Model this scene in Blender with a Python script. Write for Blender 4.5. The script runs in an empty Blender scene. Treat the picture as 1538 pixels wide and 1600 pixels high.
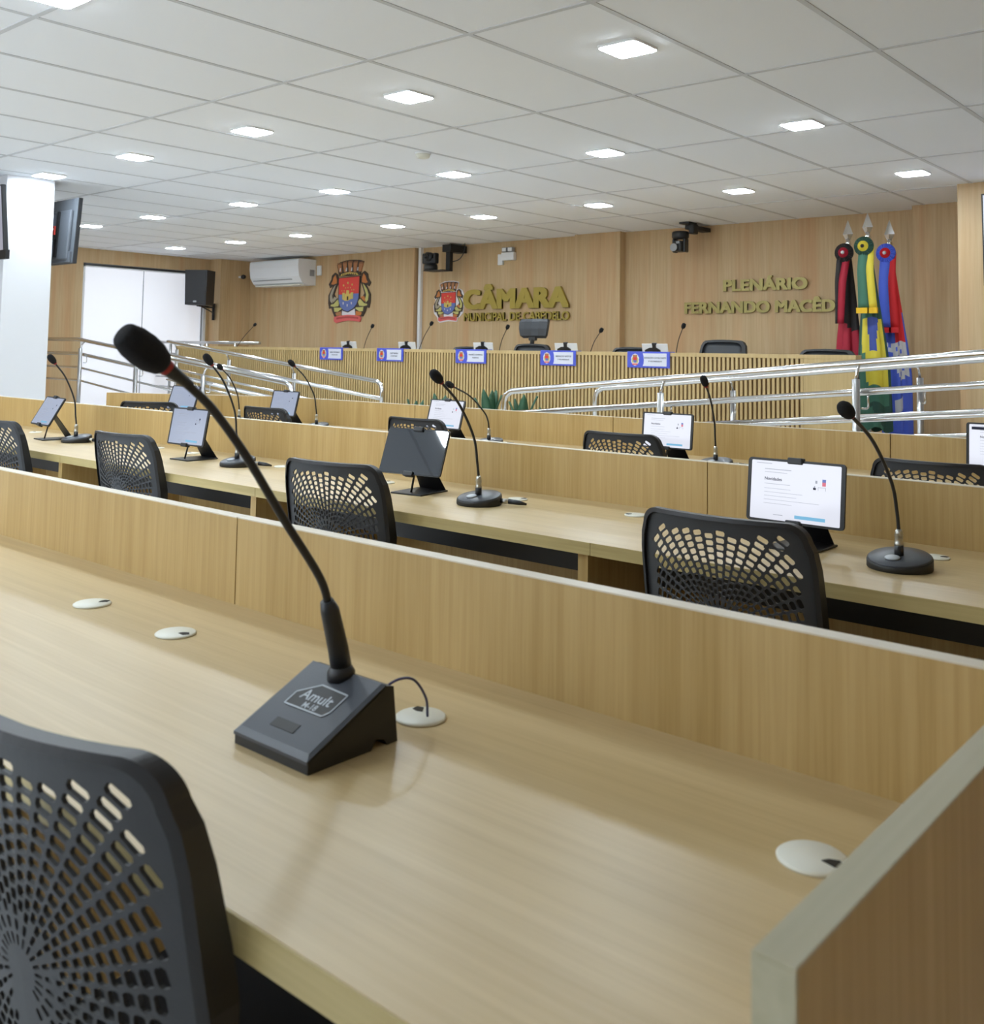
import bpy, bmesh, math, random
from mathutils import Vector, Matrix
from mathutils.geometry import delaunay_2d_cdt
random.seed(7)
S = bpy.context.scene
C = S.collection
PI = math.pi

# ---------------------------------------------------------------- camera
EYE = 1.21
CEIL = 2.542
def make_camera():
    yaw, pitch, roll, f, cy = -0.7117, 0.0666, 0.0160, 1563.3, 446.7
    F = Vector((math.sin(yaw)*math.cos(pitch), math.cos(yaw)*math.cos(pitch), math.sin(pitch)))
    R = Vector((math.cos(yaw), -math.sin(yaw), 0)); U = R.cross(F)
    c, s = math.cos(roll), math.sin(roll)
    R, U = c*R + s*U, -s*R + c*U
    cd = bpy.data.cameras.new('camera'); co = bpy.data.objects.new('camera', cd); C.objects.link(co)
    m = Matrix((R, U, -F)).transposed().to_4x4(); m.translation = (0, 0, EYE)
    co.matrix_world = m
    cd.sensor_fit = 'HORIZONTAL'; cd.sensor_width = 36.0; cd.lens = 36.0*f/1538.0
    cd.shift_y = -(800.0-cy)/1538.0
    cd.clip_start = 0.02; cd.clip_end = 60
    cd.dof.use_dof = True; cd.dof.focus_distance = 3.2; cd.dof.aperture_fstop = 10.5
    S.camera = co
make_camera()

# ---------------------------------------------------------------- world, exposure, lamp strengths
W = bpy.data.worlds.new('world'); S.world = W; W.use_nodes = True
W.node_tree.nodes['Background'].inputs[0].default_value = (0.86, 0.93, 1.0, 1)
W.node_tree.nodes['Background'].inputs[1].default_value = 0.6
S.view_settings.view_transform = 'Standard'
S.view_settings.look = 'None'
S.view_settings.gamma = 1.0
S.view_settings.use_curve_mapping = False
S.view_settings.exposure = 0.15
LAMP = 92.0          # ceiling panel emission
BLIND = 0.40         # daylight through the roller blinds
SCREEN = 0.88
REAR_FILL = 2.2            # glow of the unseen window added behind the viewer to brighten the room
S.cycles.use_denoising = True
S.cycles.max_bounces = 10
S.cycles.diffuse_bounces = 6
S.cycles.sample_clamp_indirect = 6.0
S.cycles.caustics_reflective = False
S.cycles.caustics_refractive = False

# ---------------------------------------------------------------- materials
def srgb(r, g, b):
    def l(c):
        c /= 255.0
        return c/12.92 if c <= 0.04045 else ((c+0.055)/1.055)**2.4
    return (l(r), l(g), l(b), 1)
def mat(name, col, rough=0.5, metal=0.0, emit=0.0, spec=0.5, noise=0.0, nscale=30, coat=0.0, dark=False):
    m = bpy.data.materials.new(name); m.use_nodes = True
    nt = m.node_tree; b = nt.nodes['Principled BSDF']
    b.inputs['Base Color'].default_value = col; b.inputs['Roughness'].default_value = rough
    b.inputs['Metallic'].default_value = metal; b.inputs['Specular IOR Level'].default_value = spec
    b.inputs['Coat Weight'].default_value = coat
    if emit:
        if dark: b.inputs['Base Color'].default_value = (0.02, 0.02, 0.025, 1)
        b.inputs['Emission Color'].default_value = col; b.inputs['Emission Strength'].default_value = emit
    if noise:
        tc = nt.nodes.new('ShaderNodeTexCoord'); n = nt.nodes.new('ShaderNodeTexNoise'); n.inputs['Scale'].default_value = nscale
        nt.links.new(tc.outputs['Object'], n.inputs['Vector'])
        bp = nt.nodes.new('ShaderNodeBump'); bp.inputs['Strength'].default_value = noise; bp.inputs['Distance'].default_value = 0.002
        nt.links.new(n.outputs['Fac'], bp.inputs['Height']); nt.links.new(bp.outputs['Normal'], b.inputs['Normal'])
    return m
def wood(name, light, dark, axis='Z', rough=0.42, fine=70.0, spec=0.4, red=None):
    """laminate with straight fine grain along one world axis"""
    m = bpy.data.materials.new(name); m.use_nodes = True
    nt = m.node_tree; N = nt.nodes; L = nt.links; b = N['Principled BSDF']
    geo = N.new('ShaderNodeNewGeometry')
    def noise(across, along, detail=3.0, dist=0.0):
        mp = N.new('ShaderNodeMapping')
        sc = {'Z': (across, across, along), 'X': (along, across, across), 'Y': (across, along, across)}[axis]
        mp.inputs['Scale'].default_value = sc
        n = N.new('ShaderNodeTexNoise'); n.inputs['Scale'].default_value = 1.0; n.inputs['Detail'].default_value = detail
        n.inputs['Distortion'].default_value = dist
        L.new(geo.outputs['Position'], mp.inputs['Vector']); L.new(mp.outputs['Vector'], n.inputs['Vector'])
        return n.outputs['Fac']
    a = noise(fine, fine*0.03, 4.0, 0.3); c = noise(fine*0.16, fine*0.008, 3.0, 0.6); d = noise(fine*3.0, fine*0.08, 2.0)
    def mixf(x, y, t):
        k = N.new('ShaderNodeMix'); k.data_type = 'FLOAT'; k.inputs[0].default_value = t
        L.new(x, k.inputs[2]); L.new(y, k.inputs[3]); return k.outputs[0]
    fac = mixf(mixf(a, c, 0.5), d, 0.22)
    r = N.new('ShaderNodeValToRGB'); r.color_ramp.elements[0].position = 0.34; r.color_ramp.elements[1].position = 0.66
    r.color_ramp.elements[0].color = dark; r.color_ramp.elements[1].color = light
    L.new(fac, r.inputs['Fac'])
    out = r.outputs['Color']
    if red:
        k = N.new('ShaderNodeMix'); k.data_type = 'RGBA'; r2 = N.new('ShaderNodeValToRGB')
        r2.color_ramp.elements[0].position = 0.5; r2.color_ramp.elements[1].position = 0.72
        r2.color_ramp.elements[0].color = (0, 0, 0, 1); r2.color_ramp.elements[1].color = (0.55, 0.55, 0.55, 1)
        L.new(noise(fine*0.09, fine*0.006, 3.0, 0.5), r2.inputs['Fac']); L.new(r2.outputs['Color'], k.inputs[0])
        L.new(out, k.inputs[6]); k.inputs[7].default_value = red; out = k.outputs[2]
    L.new(out, b.inputs['Base Color'])
    b.inputs['Roughness'].default_value = rough; b.inputs['Specular IOR Level'].default_value = spec
    return m
M = {}
M['desk_top'] = wood('desk_top_laminate', srgb(204, 181, 136), srgb(182, 157, 110), 'X', 0.37, 60, 0.85)
M['panel'] = wood('panel_laminate', srgb(196, 168, 114), srgb(170, 140, 84), 'Z', 0.45, 80, 0.4)
M['wall_wood'] = wood('wall_laminate', srgb(206, 180, 140), srgb(182, 152, 110), 'Z', 0.5, 45, 0.35, red=srgb(196, 146, 100))
M['slat'] = wood('slat_laminate', srgb(212, 186, 134), srgb(192, 164, 112), 'Z', 0.45, 60, 0.4)
M['slat_back'] = wood('slat_backing', srgb(96, 68, 34), srgb(78, 52, 24), 'Z', 0.6, 60, 0.3)
M['edge'] = wood('front_edge_band', srgb(192, 174, 122), srgb(168, 150, 98), 'X', 0.45, 70)
M['edge_y'] = wood('end_panel_edge_band', srgb(186, 180, 154), srgb(166, 160, 132), 'Y', 0.4, 40)
M['edge_top_lit'] = mat('panel_top_edge_painted_light', srgb(214, 204, 184), 0.4)  # paler than the panel: ceiling light on the top edge painted in
M['ceiling'] = mat('ceiling_tile', srgb(244, 248, 254), 0.9, noise=0.15, nscale=120)
M['tbar'] = mat('ceiling_tee_bar', srgb(204, 207, 212), 0.6)
M['fill_glow'] = mat('rear_fill_glow', (0.90, 0.95, 1.0, 1), 0.9, emit=REAR_FILL)  # emission for the added rear window
M['white_wall'] = mat('white_paint', srgb(218, 219, 222), 0.75, noise=0.1, nscale=200)
M['floor'] = mat('floor_porcelain', srgb(222, 222, 220), 0.3)
M['lamp'] = mat('lamp_diffuser', (0.815, 0.92, 1.0, 1), 0.5, emit=LAMP)
M['white_plastic'] = mat('white_plastic', srgb(232, 234, 236), 0.35)
M['offwhite'] = mat('grommet_plastic', srgb(226, 226, 214), 0.4)
M['grey_plastic'] = mat('grey_plastic', srgb(150, 152, 154), 0.5)
M['dark_hole'] = mat('dark_gap', srgb(38, 34, 26), 0.8)
M['black'] = mat('black_plastic', srgb(33, 34, 37), 0.42, noise=0.1, nscale=400)
M['chair_shell'] = mat('chair_shell_plastic', srgb(54, 57, 62), 0.5, noise=0.15, nscale=600)
M['black_gloss'] = mat('black_gloss', srgb(20, 20, 22), 0.18)
M['black_steel'] = mat('black_steel', srgb(18, 18, 20), 0.5)
M['seat_fabric'] = mat('black_seat_fabric', srgb(36, 36, 38), 0.95, noise=0.5, nscale=900)
M['foam'] = mat('microphone_foam', srgb(20, 20, 23), 1.0, noise=0.9, nscale=700)
M['mic_grey'] = mat('mic_base_grey', srgb(66, 70, 77), 0.36, noise=0.08, nscale=500)
M['mic_dark'] = mat('mic_base_side', srgb(30, 29, 28), 0.5)
M['mic_mark'] = mat('mic_print', srgb(176, 182, 188), 0.4)
M['red_ring'] = mat('red_ring', srgb(150, 34, 30), 0.4)
M['metal'] = mat('brushed_connector', srgb(190, 188, 180), 0.3, metal=1.0)
M['steel'] = mat('polished_steel', srgb(222, 222, 222), 0.16, metal=1.0)
M['satin_steel'] = mat('satin_steel', srgb(190, 190, 190), 0.32, metal=1.0)
M['screen'] = mat('lit_screen', srgb(228, 231, 243), 0.12, emit=SCREEN, dark=True)
M['screen_dim'] = mat('lit_screen_dim', srgb(158, 168, 190), 0.12, emit=SCREEN, dark=True)
M['screen_off'] = mat('dark_screen', srgb(22, 28, 36), 0.025, spec=1.0)
M['screen_tv'] = mat('tv_screen', srgb(226, 230, 244), 0.15, emit=0.9, dark=True)
M['screen_tv_dim'] = mat('tv_screen_dim', srgb(164, 166, 182), 0.15, emit=0.8, dark=True)
M['tv_back'] = mat('tv_back', srgb(92, 97, 104), 0.45)
M['ink'] = mat('screen_text', srgb(176, 182, 198), 0.5, emit=0.7, dark=True)
M['ink_dark'] = mat('dark_ink', srgb(40, 44, 70), 0.6)
M['blue_button'] = mat('screen_button', srgb(120, 190, 228), 0.3, emit=0.8, dark=True)
M['pict_red'] = mat('picture_red', srgb(230, 120, 140), 0.5, emit=0.8, dark=True)
M['pict_blue'] = mat('picture_blue', srgb(110, 130, 200), 0.5, emit=0.8, dark=True)
M['gold'] = mat('gold_lettering', srgb(166, 146, 62), 0.42, metal=0.25)
M['gold_bright'] = mat('plain_gold_lettering', srgb(156, 142, 82), 0.34, metal=0.35)
M['blue_plate'] = mat('plate_blue', srgb(78, 92, 206), 0.35)
M['plate_white'] = mat('plate_white', srgb(226, 228, 240), 0.4)
M['blind'] = mat('roller_blind', srgb(236, 238, 246), 0.9, emit=BLIND)
M['cord_blue'] = mat('blue_cord', srgb(70, 72, 120), 0.5)
M['leaf'] = mat('plant_leaf', srgb(52, 92, 66), 0.5, noise=0.2, nscale=40)
M['soil'] = mat('planter_fill', srgb(60, 48, 38), 0.95, noise=0.8, nscale=90)
# emblem colours
M['e_red'] = mat('emblem_red', srgb(222, 62, 48), 0.4); M['e_blue'] = mat('emblem_blue', srgb(98, 116, 178), 0.4)
M['e_brown'] = mat('emblem_copper', srgb(176, 118, 72), 0.45); M['e_orange'] = mat('emblem_orange', srgb(196, 118, 50), 0.45)
M['e_olive'] = mat('emblem_olive', srgb(196, 190, 112), 0.45); M['e_grey'] = mat('emblem_grey', srgb(168, 158, 136), 0.45)
M['e_dark'] = mat('emblem_outline', srgb(58, 42, 28), 0.5); M['e_white'] = mat('emblem_white', srgb(226, 222, 226), 0.45)
M['e_rib'] = mat('emblem_ribbon', srgb(218, 96, 92), 0.45); M['e_ribtxt'] = mat('ribbon_lettering', srgb(164, 62, 62), 0.45)
M['e_yellow'] = mat('emblem_yellow', srgb(214, 186, 92), 0.45)
# flags
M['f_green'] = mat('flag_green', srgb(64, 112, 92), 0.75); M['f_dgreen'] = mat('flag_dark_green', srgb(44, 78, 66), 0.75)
M['f_yellow'] = mat('flag_yellow', srgb(214, 196, 62), 0.7); M['f_gold'] = mat('flag_gold_fringe', srgb(224, 178, 24), 0.7)
M['f_navy'] = mat('flag_navy', srgb(62, 78, 150), 0.75); M['f_blue'] = mat('flag_blue', srgb(78, 104, 216), 0.7)
M['f_red'] = mat('flag_red', srgb(214, 36, 44), 0.7); M['f_wine'] = mat('flag_crimson', srgb(166, 22, 48), 0.7)
M['f_black'] = mat('flag_black', srgb(40, 36, 36), 0.8); M['f_white'] = mat('flag_white', srgb(206, 208, 212), 0.75)

# ---------------------------------------------------------------- mesh helpers
class MB:
    """collects shapes for ONE mesh; slots are material keys"""
    def __init__(s, *mats): s.bm = bmesh.new(); s.mats = list(mats); s.cur = 0
    def use(s, k):
        if k not in s.mats: s.mats.append(k)
        s.cur = s.mats.index(k); return s
    def _f(s, vs, smooth=False):
        try:
            f = s.bm.faces.new(vs); f.material_index = s.cur; f.smooth = smooth; return f
        except ValueError: return None
    def box(s, x0, x1, y0, y1, z0, z1, bev=0.0, mtx=None):
        v = [Vector((x, y, z)) for z in (z0, z1) for (x, y) in ((x0, y0), (x1, y0), (x1, y1), (x0, y1))]
        if mtx: v = [mtx @ p for p in v]
        b = [s.bm.verts.new(p) for p in v]
        fs = [s._f([b[i] for i in q]) for q in ((3, 2, 1, 0), (4, 5, 6, 7), (0, 1, 5, 4), (1, 2, 6, 5), (2, 3, 7, 6), (3, 0, 4, 7))]
        if bev > 0:
            es = list({e for f in fs for e in f.edges})
            r = bmesh.ops.bevel(s.bm, geom=es, offset=bev, segments=2, profile=0.5, affect='EDGES')
            for f in r['faces']: f.material_index = s.cur
        return s
    def slab(s, poly, z0, z1):
        a = [s.bm.verts.new((x, y, z1)) for x, y in poly]; b = [s.bm.verts.new((x, y, z0)) for x, y in poly]
        s._f(a); s._f(b[::-1]); n = len(poly)
        for i in range(n): s._f([a[i], b[i], b[(i+1) % n], a[(i+1) % n]])
        return s
    def quad(s, *p, smooth=False):
        s._f([s.bm.verts.new(q) for q in p], smooth); return s
    def ring_loft(s, rings, cap=True, closed=True, smooth=True):
        R = [[s.bm.verts.new(p) for p in r] for r in rings]
        n = len(R[0])
        for a, b in zip(R, R[1:]):
            for i in range(n if closed else n-1):
                j = (i+1) % n
                s._f([a[i], a[j], b[j], b[i]], smooth)
        if cap and closed:
            s._f(list(reversed(R[0]))); s._f(R[-1])
        return s
    def tube(s, pts, r, n=12, cap=True):
        pts = [Vector(p) for p in pts]
        rs = r if isinstance(r, (list, tuple)) else [r]*len(pts)
        rings = []; up = None
        for i, p in enumerate(pts):
            a = pts[max(i-1, 0)]; b = pts[min(i+1, len(pts)-1)]
            t = (b-a).normalized()
            if up is None:
                up = Vector((0, 0, 1)) if abs(t.z) < 0.9 else Vector((1, 0, 0))
            x = up.cross(t).normalized(); y = t.cross(x).normalized(); up = y
            rings.append([p + rs[i]*(math.cos(k*2*PI/n)*x + math.sin(k*2*PI/n)*y) for k in range(n)])
        return s.ring_loft(rings, cap)
    def lathe(s, prof, n=32, mtx=None, smooth=True):
        """prof: list of (radius, z) revolved about z"""
        rings = [[Vector((max(r, 1e-5)*math.cos(k*2*PI/n), max(r, 1e-5)*math.sin(k*2*PI/n), z)) for k in range(n)] for r, z in prof]
        if mtx: rings = [[mtx @ p for p in r] for r in rings]
        return s.ring_loft(rings, True, True, smooth)
    def prism(s, poly, y0, y1, smooth=False):
        """polygon in (x, z) extruded from y0 (back) to y1 (front)"""
        ar = sum(poly[i][0]*poly[(i+1) % len(poly)][1]-poly[(i+1) % len(poly)][0]*poly[i][1] for i in range(len(poly)))
        if ar < 0: poly = poly[::-1]
        a = [s.bm.verts.new((x, y1, z)) for x, z in poly]; b = [s.bm.verts.new((x, y0, z)) for x, z in poly]
        s._f(a); s._f(b[::-1])
        n = len(poly)
        for i in range(n): s._f([a[i], b[i], b[(i+1) % n], a[(i+1) % n]], smooth)
        return s
    def mesh(s, name):
        bmesh.ops.recalc_face_normals(s.bm, faces=s.bm.faces)
        me = bpy.data.meshes.new(name); s.bm.to_mesh(me); s.bm.free()
        for k in s.mats: me.materials.append(M[k])
        return me
    def build(s, name, parent=None, label=None):
        o = bpy.data.objects.new(name, s.mesh(name)); C.objects.link(o)
        if parent: o.parent = parent
        if label: o['label'] = label
        return o
def tag(o, label, cat, group=None):
    o['label'] = label; o['category'] = cat
    if group: o['group'] = group
    return o
def thing(name, label, cat, loc=(0, 0, 0), rz=0.0, group=None):
    o = bpy.data.objects.new(name, None); C.objects.link(o); o.empty_display_size = 0.05
    o.location = loc; o.rotation_euler = (0, 0, rz)
    return tag(o, label, cat, group)
def struct(o): o['kind'] = 'structure'; return o
def dup(src, label, loc=None, rz=None, group=None):
    """copy of a thing, its parts and their sub-parts"""
    r = src.copy(); C.objects.link(r); r['label'] = label
    if loc is not None: r.location = loc
    if rz is not None: r.rotation_euler = (0, 0, rz)
    if group: r['group'] = group
    for ch in src.children:
        c = ch.copy(); C.objects.link(c); c.parent = r
        for g in ch.children:
            d = g.copy(); C.objects.link(d); d.parent = c
    return r
def bez(p, n=24):
    """Catmull-Rom through points"""
    P = [Vector(q) for q in p]; P = [2*P[0]-P[1]] + P + [2*P[-1]-P[-2]]
    out = []
    m = len(P)-3
    for i in range(m):
        a, b, c, d = P[i:i+4]
        k = max(2, n//m)
        for j in range(k):
            t = j/k
            out.append(0.5*((2*b)+(c-a)*t+(2*a-5*b+4*c-d)*t*t+(3*b-a-3*c+d)*t**3))
    out.append(P[-2]); return out
def text_mesh(txt, size=1.0, extrude=0.0, offset=0.0):
    cu = bpy.data.curves.new('lettering', 'FONT'); cu.body = txt; cu.size = size; cu.extrude = extrude; cu.offset = offset
    cu.resolution_u = 3
    o = bpy.data.objects.new('lettering', cu); C.objects.link(o)
    dg = bpy.context.evaluated_depsgraph_get(); dg.update()
    me = bpy.data.meshes.new_from_object(o.evaluated_get(dg))
    bpy.data.objects.remove(o); bpy.data.curves.remove(cu)
    return me
def stand_text(me, sx, sz, ox, oz, oy, key):
    """flat text (x,y,z) -> upright on an XZ plane facing -Y"""
    for v in me.vertices:
        x, y, z = v.co; v.co = (ox+x*sx, oy-z, oz+y*sz)
    me.materials.clear(); me.materials.append(M[key]); return me
def bounds(me):
    xs = [v.co.x for v in me.vertices]; ys = [v.co.y for v in me.vertices]
    return min(xs), max(xs), min(ys), max(ys)

# ================================================================= SETTING
XL, XR, YB, YF = -13.05, 1.7, 9.15, -3.6
struct(MB('floor').box(XL-0.1, XR+0.1, YF-0.1, YB+0.1, -0.1, 0).build('floor'))
struct(MB('ceiling').box(XL-0.1, XR+0.1, YF-0.1, YB+0.1, CEIL, CEIL+0.1).build('ceiling'))
g = MB('tbar')
tw = 0.012
X0, Y0 = -2.15, 3.041
for i in range(-18, 9):
    x = X0+0.625*i
    if XL < x < XR: g.box(x-tw, x+tw, YF, YB, CEIL-0.003, CEIL+0.001)
for j in range(-6, 6):
    y = Y0+1.25*j
    if YF < y < YB: g.box(XL, XR, y-tw, y+tw, CEIL-0.0032, CEIL+0.001)
struct(g.build('trim_1'))
# back wall with three pilasters
g = MB('wall_wood')
g.box(XL-0.1, -2.0, YB, YB+0.1, 0, CEIL)
g.box(-9.77, -9.13, 9.05, YB, 0, CEIL); g.box(-6.59, -5.985, 9.05, YB, 0, CEIL); g.box(-2.875, -2.1, 8.90, YB, 0, CEIL)
struct(g.build('wall_back'))
# right front block that carries a screen
struct(MB('wall_wood').box(-2.25, XR+0.1, 8.0, YB+0.1, 0, CEIL).build('wall_right'))
# left wall, window opening, corner pilaster
WY0, WY1, WZ0, WZ1 = 6.63, 8.575, 0.28, 2.345
g = MB('wall_wood')
g.box(XL-0.2, XL, YF, WY0, 0, CEIL); g.box(XL-0.2, XL, WY1, YB+0.1, 0, CEIL)
g.box(XL-0.2, XL, WY0, WY1, WZ1, CEIL); g.box(XL-0.2, XL, WY0, WY1, 0, WZ0)
g.box(XL, -12.78, 8.62, YB, 0, CEIL)
struct(g.build('wall_left'))
g = MB('white_wall')
for x0, x1, z0, z1 in ((XL-0.1, XR+0.1, 0, 0.7), (XL-0.1, XR+0.1, 2.3, CEIL), (XL-0.1, -11.5, 0.7, 2.3), (-1.5, XR+0.1, 0.7, 2.3)): g.box(x0, x1, YF-0.1, YF, z0, z1)
struct(g.build('wall_rear'))
w2 = MB('white_plastic')  # unseen rear window, added to brighten the room
for k in range(9): w2.box(-11.5+k*1.25-0.03, -11.5+k*1.25+0.03, YF-0.09, YF-0.02, 0.7, 2.3)
w2.box(-11.5, -1.5, YF-0.09, YF-0.02, 0.7, 0.75).box(-11.5, -1.5, YF-0.09, YF-0.02, 2.25, 2.3)
w2 = struct(w2.build('fill_window'))
MB('fill_glow').box(-11.5, -1.5, YF-0.085, YF-0.08, 0.7, 2.3).build('roller_blind', w2)  # glowing sheet that fills the added window
struct(MB('wall_wood').box(XR, XR+0.1, YF, 8.0, 0, CEIL).build('wall_side'))
# window with two roller blinds
wf = MB('white_plastic')
for y0, y1, z0, z1 in ((WY0, WY1, WZ0, WZ0+0.05), (WY0, WY0+0.04, WZ0, WZ1), (WY1-0.04, WY1, WZ0, WZ1), (WY0, WY1, WZ1-0.05, WZ1)):
    wf.box(XL-0.15, XL-0.02, y0, y1, z0, z1)
wo = struct(wf.build('window_1'))
MB('black').box(XL-0.09, XL-0.01, WY0+0.01, WY1-0.03, WZ1-0.035, WZ1-0.005).build('blind_cassette', wo)
MB('blind').box(XL-0.075, XL-0.07, WY0+0.03, 7.56, WZ0+0.05, WZ1-0.03).build('roller_blind', wo)
MB('blind').box(XL-0.072, XL-0.067, 7.575, WY1-0.045, WZ0+0.05, WZ1-0.03).build('roller_blind', wo)
MB('grey_plastic').box(XL-0.08, XL-0.072, 7.55, 7.585, WZ0+0.05, WZ1-0.03).build('mullion', wo)
MB('grey_plastic').box(XL-0.06, XL-0.045, WY1-0.06, WY1-0.045, WZ0+0.05, WZ1-0.03).build('window_jamb', wo)
# structural column
struct(MB('white_wall').box(-8.34, -7.94, 3.385, 3.765, 0, CEIL, 0.004).build('trim_2'))
# speakers' platform with its two ramps
g = MB('floor')
g.box(-12.78, -2.25, 6.62, YB, 0, 0.42)
g.box(XL, -10.65, 5.3, 6.62, 0, 0.42); g.box(-0.6, XR, 5.3, 8.0, 0, 0.42); g.box(-2.25, -0.6, 6.62, 8.0, 0, 0.42)
for xa, xb in ((-6.9, -10.65), (-4.5, -0.6)):
    g.prism([(xa, 0.0), (xb, 0.0), (xb, 0.42)], 6.62, 5.3)
struct(g.build('trim_3'))
# white conduit up the back wall
struct(MB('white_plastic').box(-9.11, -9.065, 9.1, YB, 0.42, CEIL, 0.004).build('trim_4'))

# ================================================================= CEILING LIGHTS
LX = (-2.35, -3.70, -5.06, -6.42, -7.70, -9.25, -10.53, -11.88)
s = 0.105
def rsq(h, r, z, n=4):
    pts = []
    for cx, cy, a0 in ((h-r, h-r, 0), (-h+r, h-r, 90), (-h+r, -h+r, 180), (h-r, -h+r, 270)):
        for k in range(n+1):
            a = math.radians(a0+90*k/n); pts.append((cx+r*math.cos(a), cy+r*math.sin(a), z))
    return pts
lamp0 = thing('ceiling_light', '', 'ceiling light', (0, 0, CEIL))
MB('white_plastic').ring_loft([rsq(0.100, 0.02, 0.0), rsq(0.100, 0.02, -0.012)], smooth=False).build('frame', lamp0)
MB('lamp').ring_loft([rsq(0.094, 0.020, -0.012), rsq(0.094, 0.020, -0.0135), rsq(0.090, 0.020, -0.0155)], smooth=False).build('diffuser', lamp0)
rows = [(1.725, (0, 1, 2, 3), 'row nearest the camera'), (3.60, (0, 1, 2, 3, 4), 'front row'), (5.41, (0, 1, 2, 3, 4, 5, 6), 'middle row'), (7.30, (0, 1, 2, 3, 4, 5, 6, 7), 'back row')]
ordw = ['rightmost', 'second from the right', 'third from the right', 'fourth from the right', 'fifth from the right', 'sixth from the right', 'seventh from the right', 'last on the left']
first = True
for y, idx, nm in rows:
    for i in idx:
        w = 'leftmost' if i == idx[-1] else ordw[i]
        lab = 'square white ceiling light, %s in the %s of lights' % (w, nm)
        if y == 1.725:  # one lamp here is in view; the rest are added for brightness
            lab = 'square white ceiling light cut by the top left edge of the picture' if i == 1 else 'unseen square white ceiling light added to brighten the room'
        if first: lamp0.location = (LX[i], y, CEIL); lamp0['label'] = lab; lamp0['group'] = 'square ceiling lights'; first = False
        else: dup(lamp0, lab, (LX[i], y, CEIL), 0, 'square ceiling lights')
for y in (-0.1, -1.95):  # further unseen lamps added behind the viewer for more light
    for x in (-2.35, -3.70, -5.06, -6.42): dup(lamp0, 'unseen square white ceiling light added to brighten the room', (x, y, CEIL), 0, 'square ceiling lights')
# smoke detector
t = thing('smoke_detector', 'round white smoke detector on the ceiling', 'smoke detector', (-4.70, 4.72, CEIL))
MB('white_plastic').lathe([(0.055, 0), (0.055, -0.012), (0.0, -0.012)], 28).build('base', t)
MB('offwhite').lathe([(0.05, -0.012), (0.042, -0.034), (0.02, -0.042), (0, -0.042)], 28).build('sensor_dome', t)

# ================================================================= DESKS
DT, PT = 0.75, 0.905
def desk(L, loc, rz, label, end_right=False, end_left=False, legs=(0.0,), group=None, tl=0.0, tr=0.0):
    """local x along the row 0..L, y=0 inner face of the privacy panel, user side at -y"""
    t = thing('desk', label, 'desk', loc, rz, group)
    D = 0.585
    MB('desk_top').slab([(0, 0.0), (tl, -D+0.002), (L-tr, -D+0.002), (L, 0.0)], DT-0.03, DT).build('desktop', t)
    MB('edge').box(tl+0.001, L-tr-0.001, -D, -D+0.0025, DT-0.0305, DT-0.0005).build('edge_band', t, 'olive edge band along the front of the desktop')
    p = MB('panel').box(0.0014, L-0.0014, 0.0, 0.025, 0.0, PT-0.002).build('privacy_panel', t)
    MB('edge_top_lit').box(0.001, L-0.001, -0.0005, 0.0255, PT-0.002, PT).build('panel_edge_band', p, 'edge band on top of the panel, ceiling light painted in as a paler tone')
    for lx in legs:
        MB('panel').box(lx, lx+0.03, -D+0.02, 0.0, 0.0, DT-0.03).build('side_panel', t)
    ct = MB('black_steel')
    a, b = 0.06+tl, L-0.06-tr
    ct.box(a, b, -0.36, -0.355, DT-0.125, DT-0.03); ct.box(a, b, -0.36, -0.22, DT-0.13, DT-0.125); ct.box(a, b, -0.225, -0.22, DT-0.125, DT-0.03)
    ct.build('cable_tray', t)
    if end_right or end_left:
        x0 = L if end_right else -0.025
        q = MB('panel').box(x0, x0+0.023, -D-0.01, 0.025, 0.0, PT-0.002).build('end_panel', t, 'tall end panel closing the row')
        MB('edge_y').box(x0-0.0005, x0+0.0235, -D-0.012, 0.0255, PT-0.002, PT).box(x0-0.0005, x0+0.0235, -D-0.0125, -D-0.010, 0.0, PT-0.002).build('edge_band', q, 'greyish edge band of the end panel')
    return t
# nearest row
G1 = 'wooden desks of the nearest row'
desk(1.30, (-1.545, 1.095, 0), 0, 'wooden desk nearest the camera, with tall end panel and wedge microphone', end_right=True, legs=(0.0, 1.27), group=G1)
desk(1.315, (-2.860, 1.095, 0), 0, 'wooden desk left of the wedge microphone, cut by the left edge', legs=(0.0,), group=G1)
# middle row
G2 = 'wooden desks of the middle row'
R2 = 2.625
seams = (-6.80, -5.47, -4.145, -2.785, -1.430, -0.22)
mid_labels = ('middle-row wooden desk furthest left, by the white column', 'middle-row wooden desk under the tilted tablet near the white column',
              'middle-row wooden desk under the tablet seen beside the big microphone stem', 'middle-row wooden desk under the switched-off dark tablet',
              'middle-row wooden desk under the large bright white tablet')
for xa, xb, lab in zip(seams, seams[1:], mid_labels):
    desk(xb-xa, (xa, R2, 0), 0, lab, end_right=(xb == -0.22), legs=(xb-xa-0.05,) if xb < -0.3 else (xb-xa-0.03,), group=G2)
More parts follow.
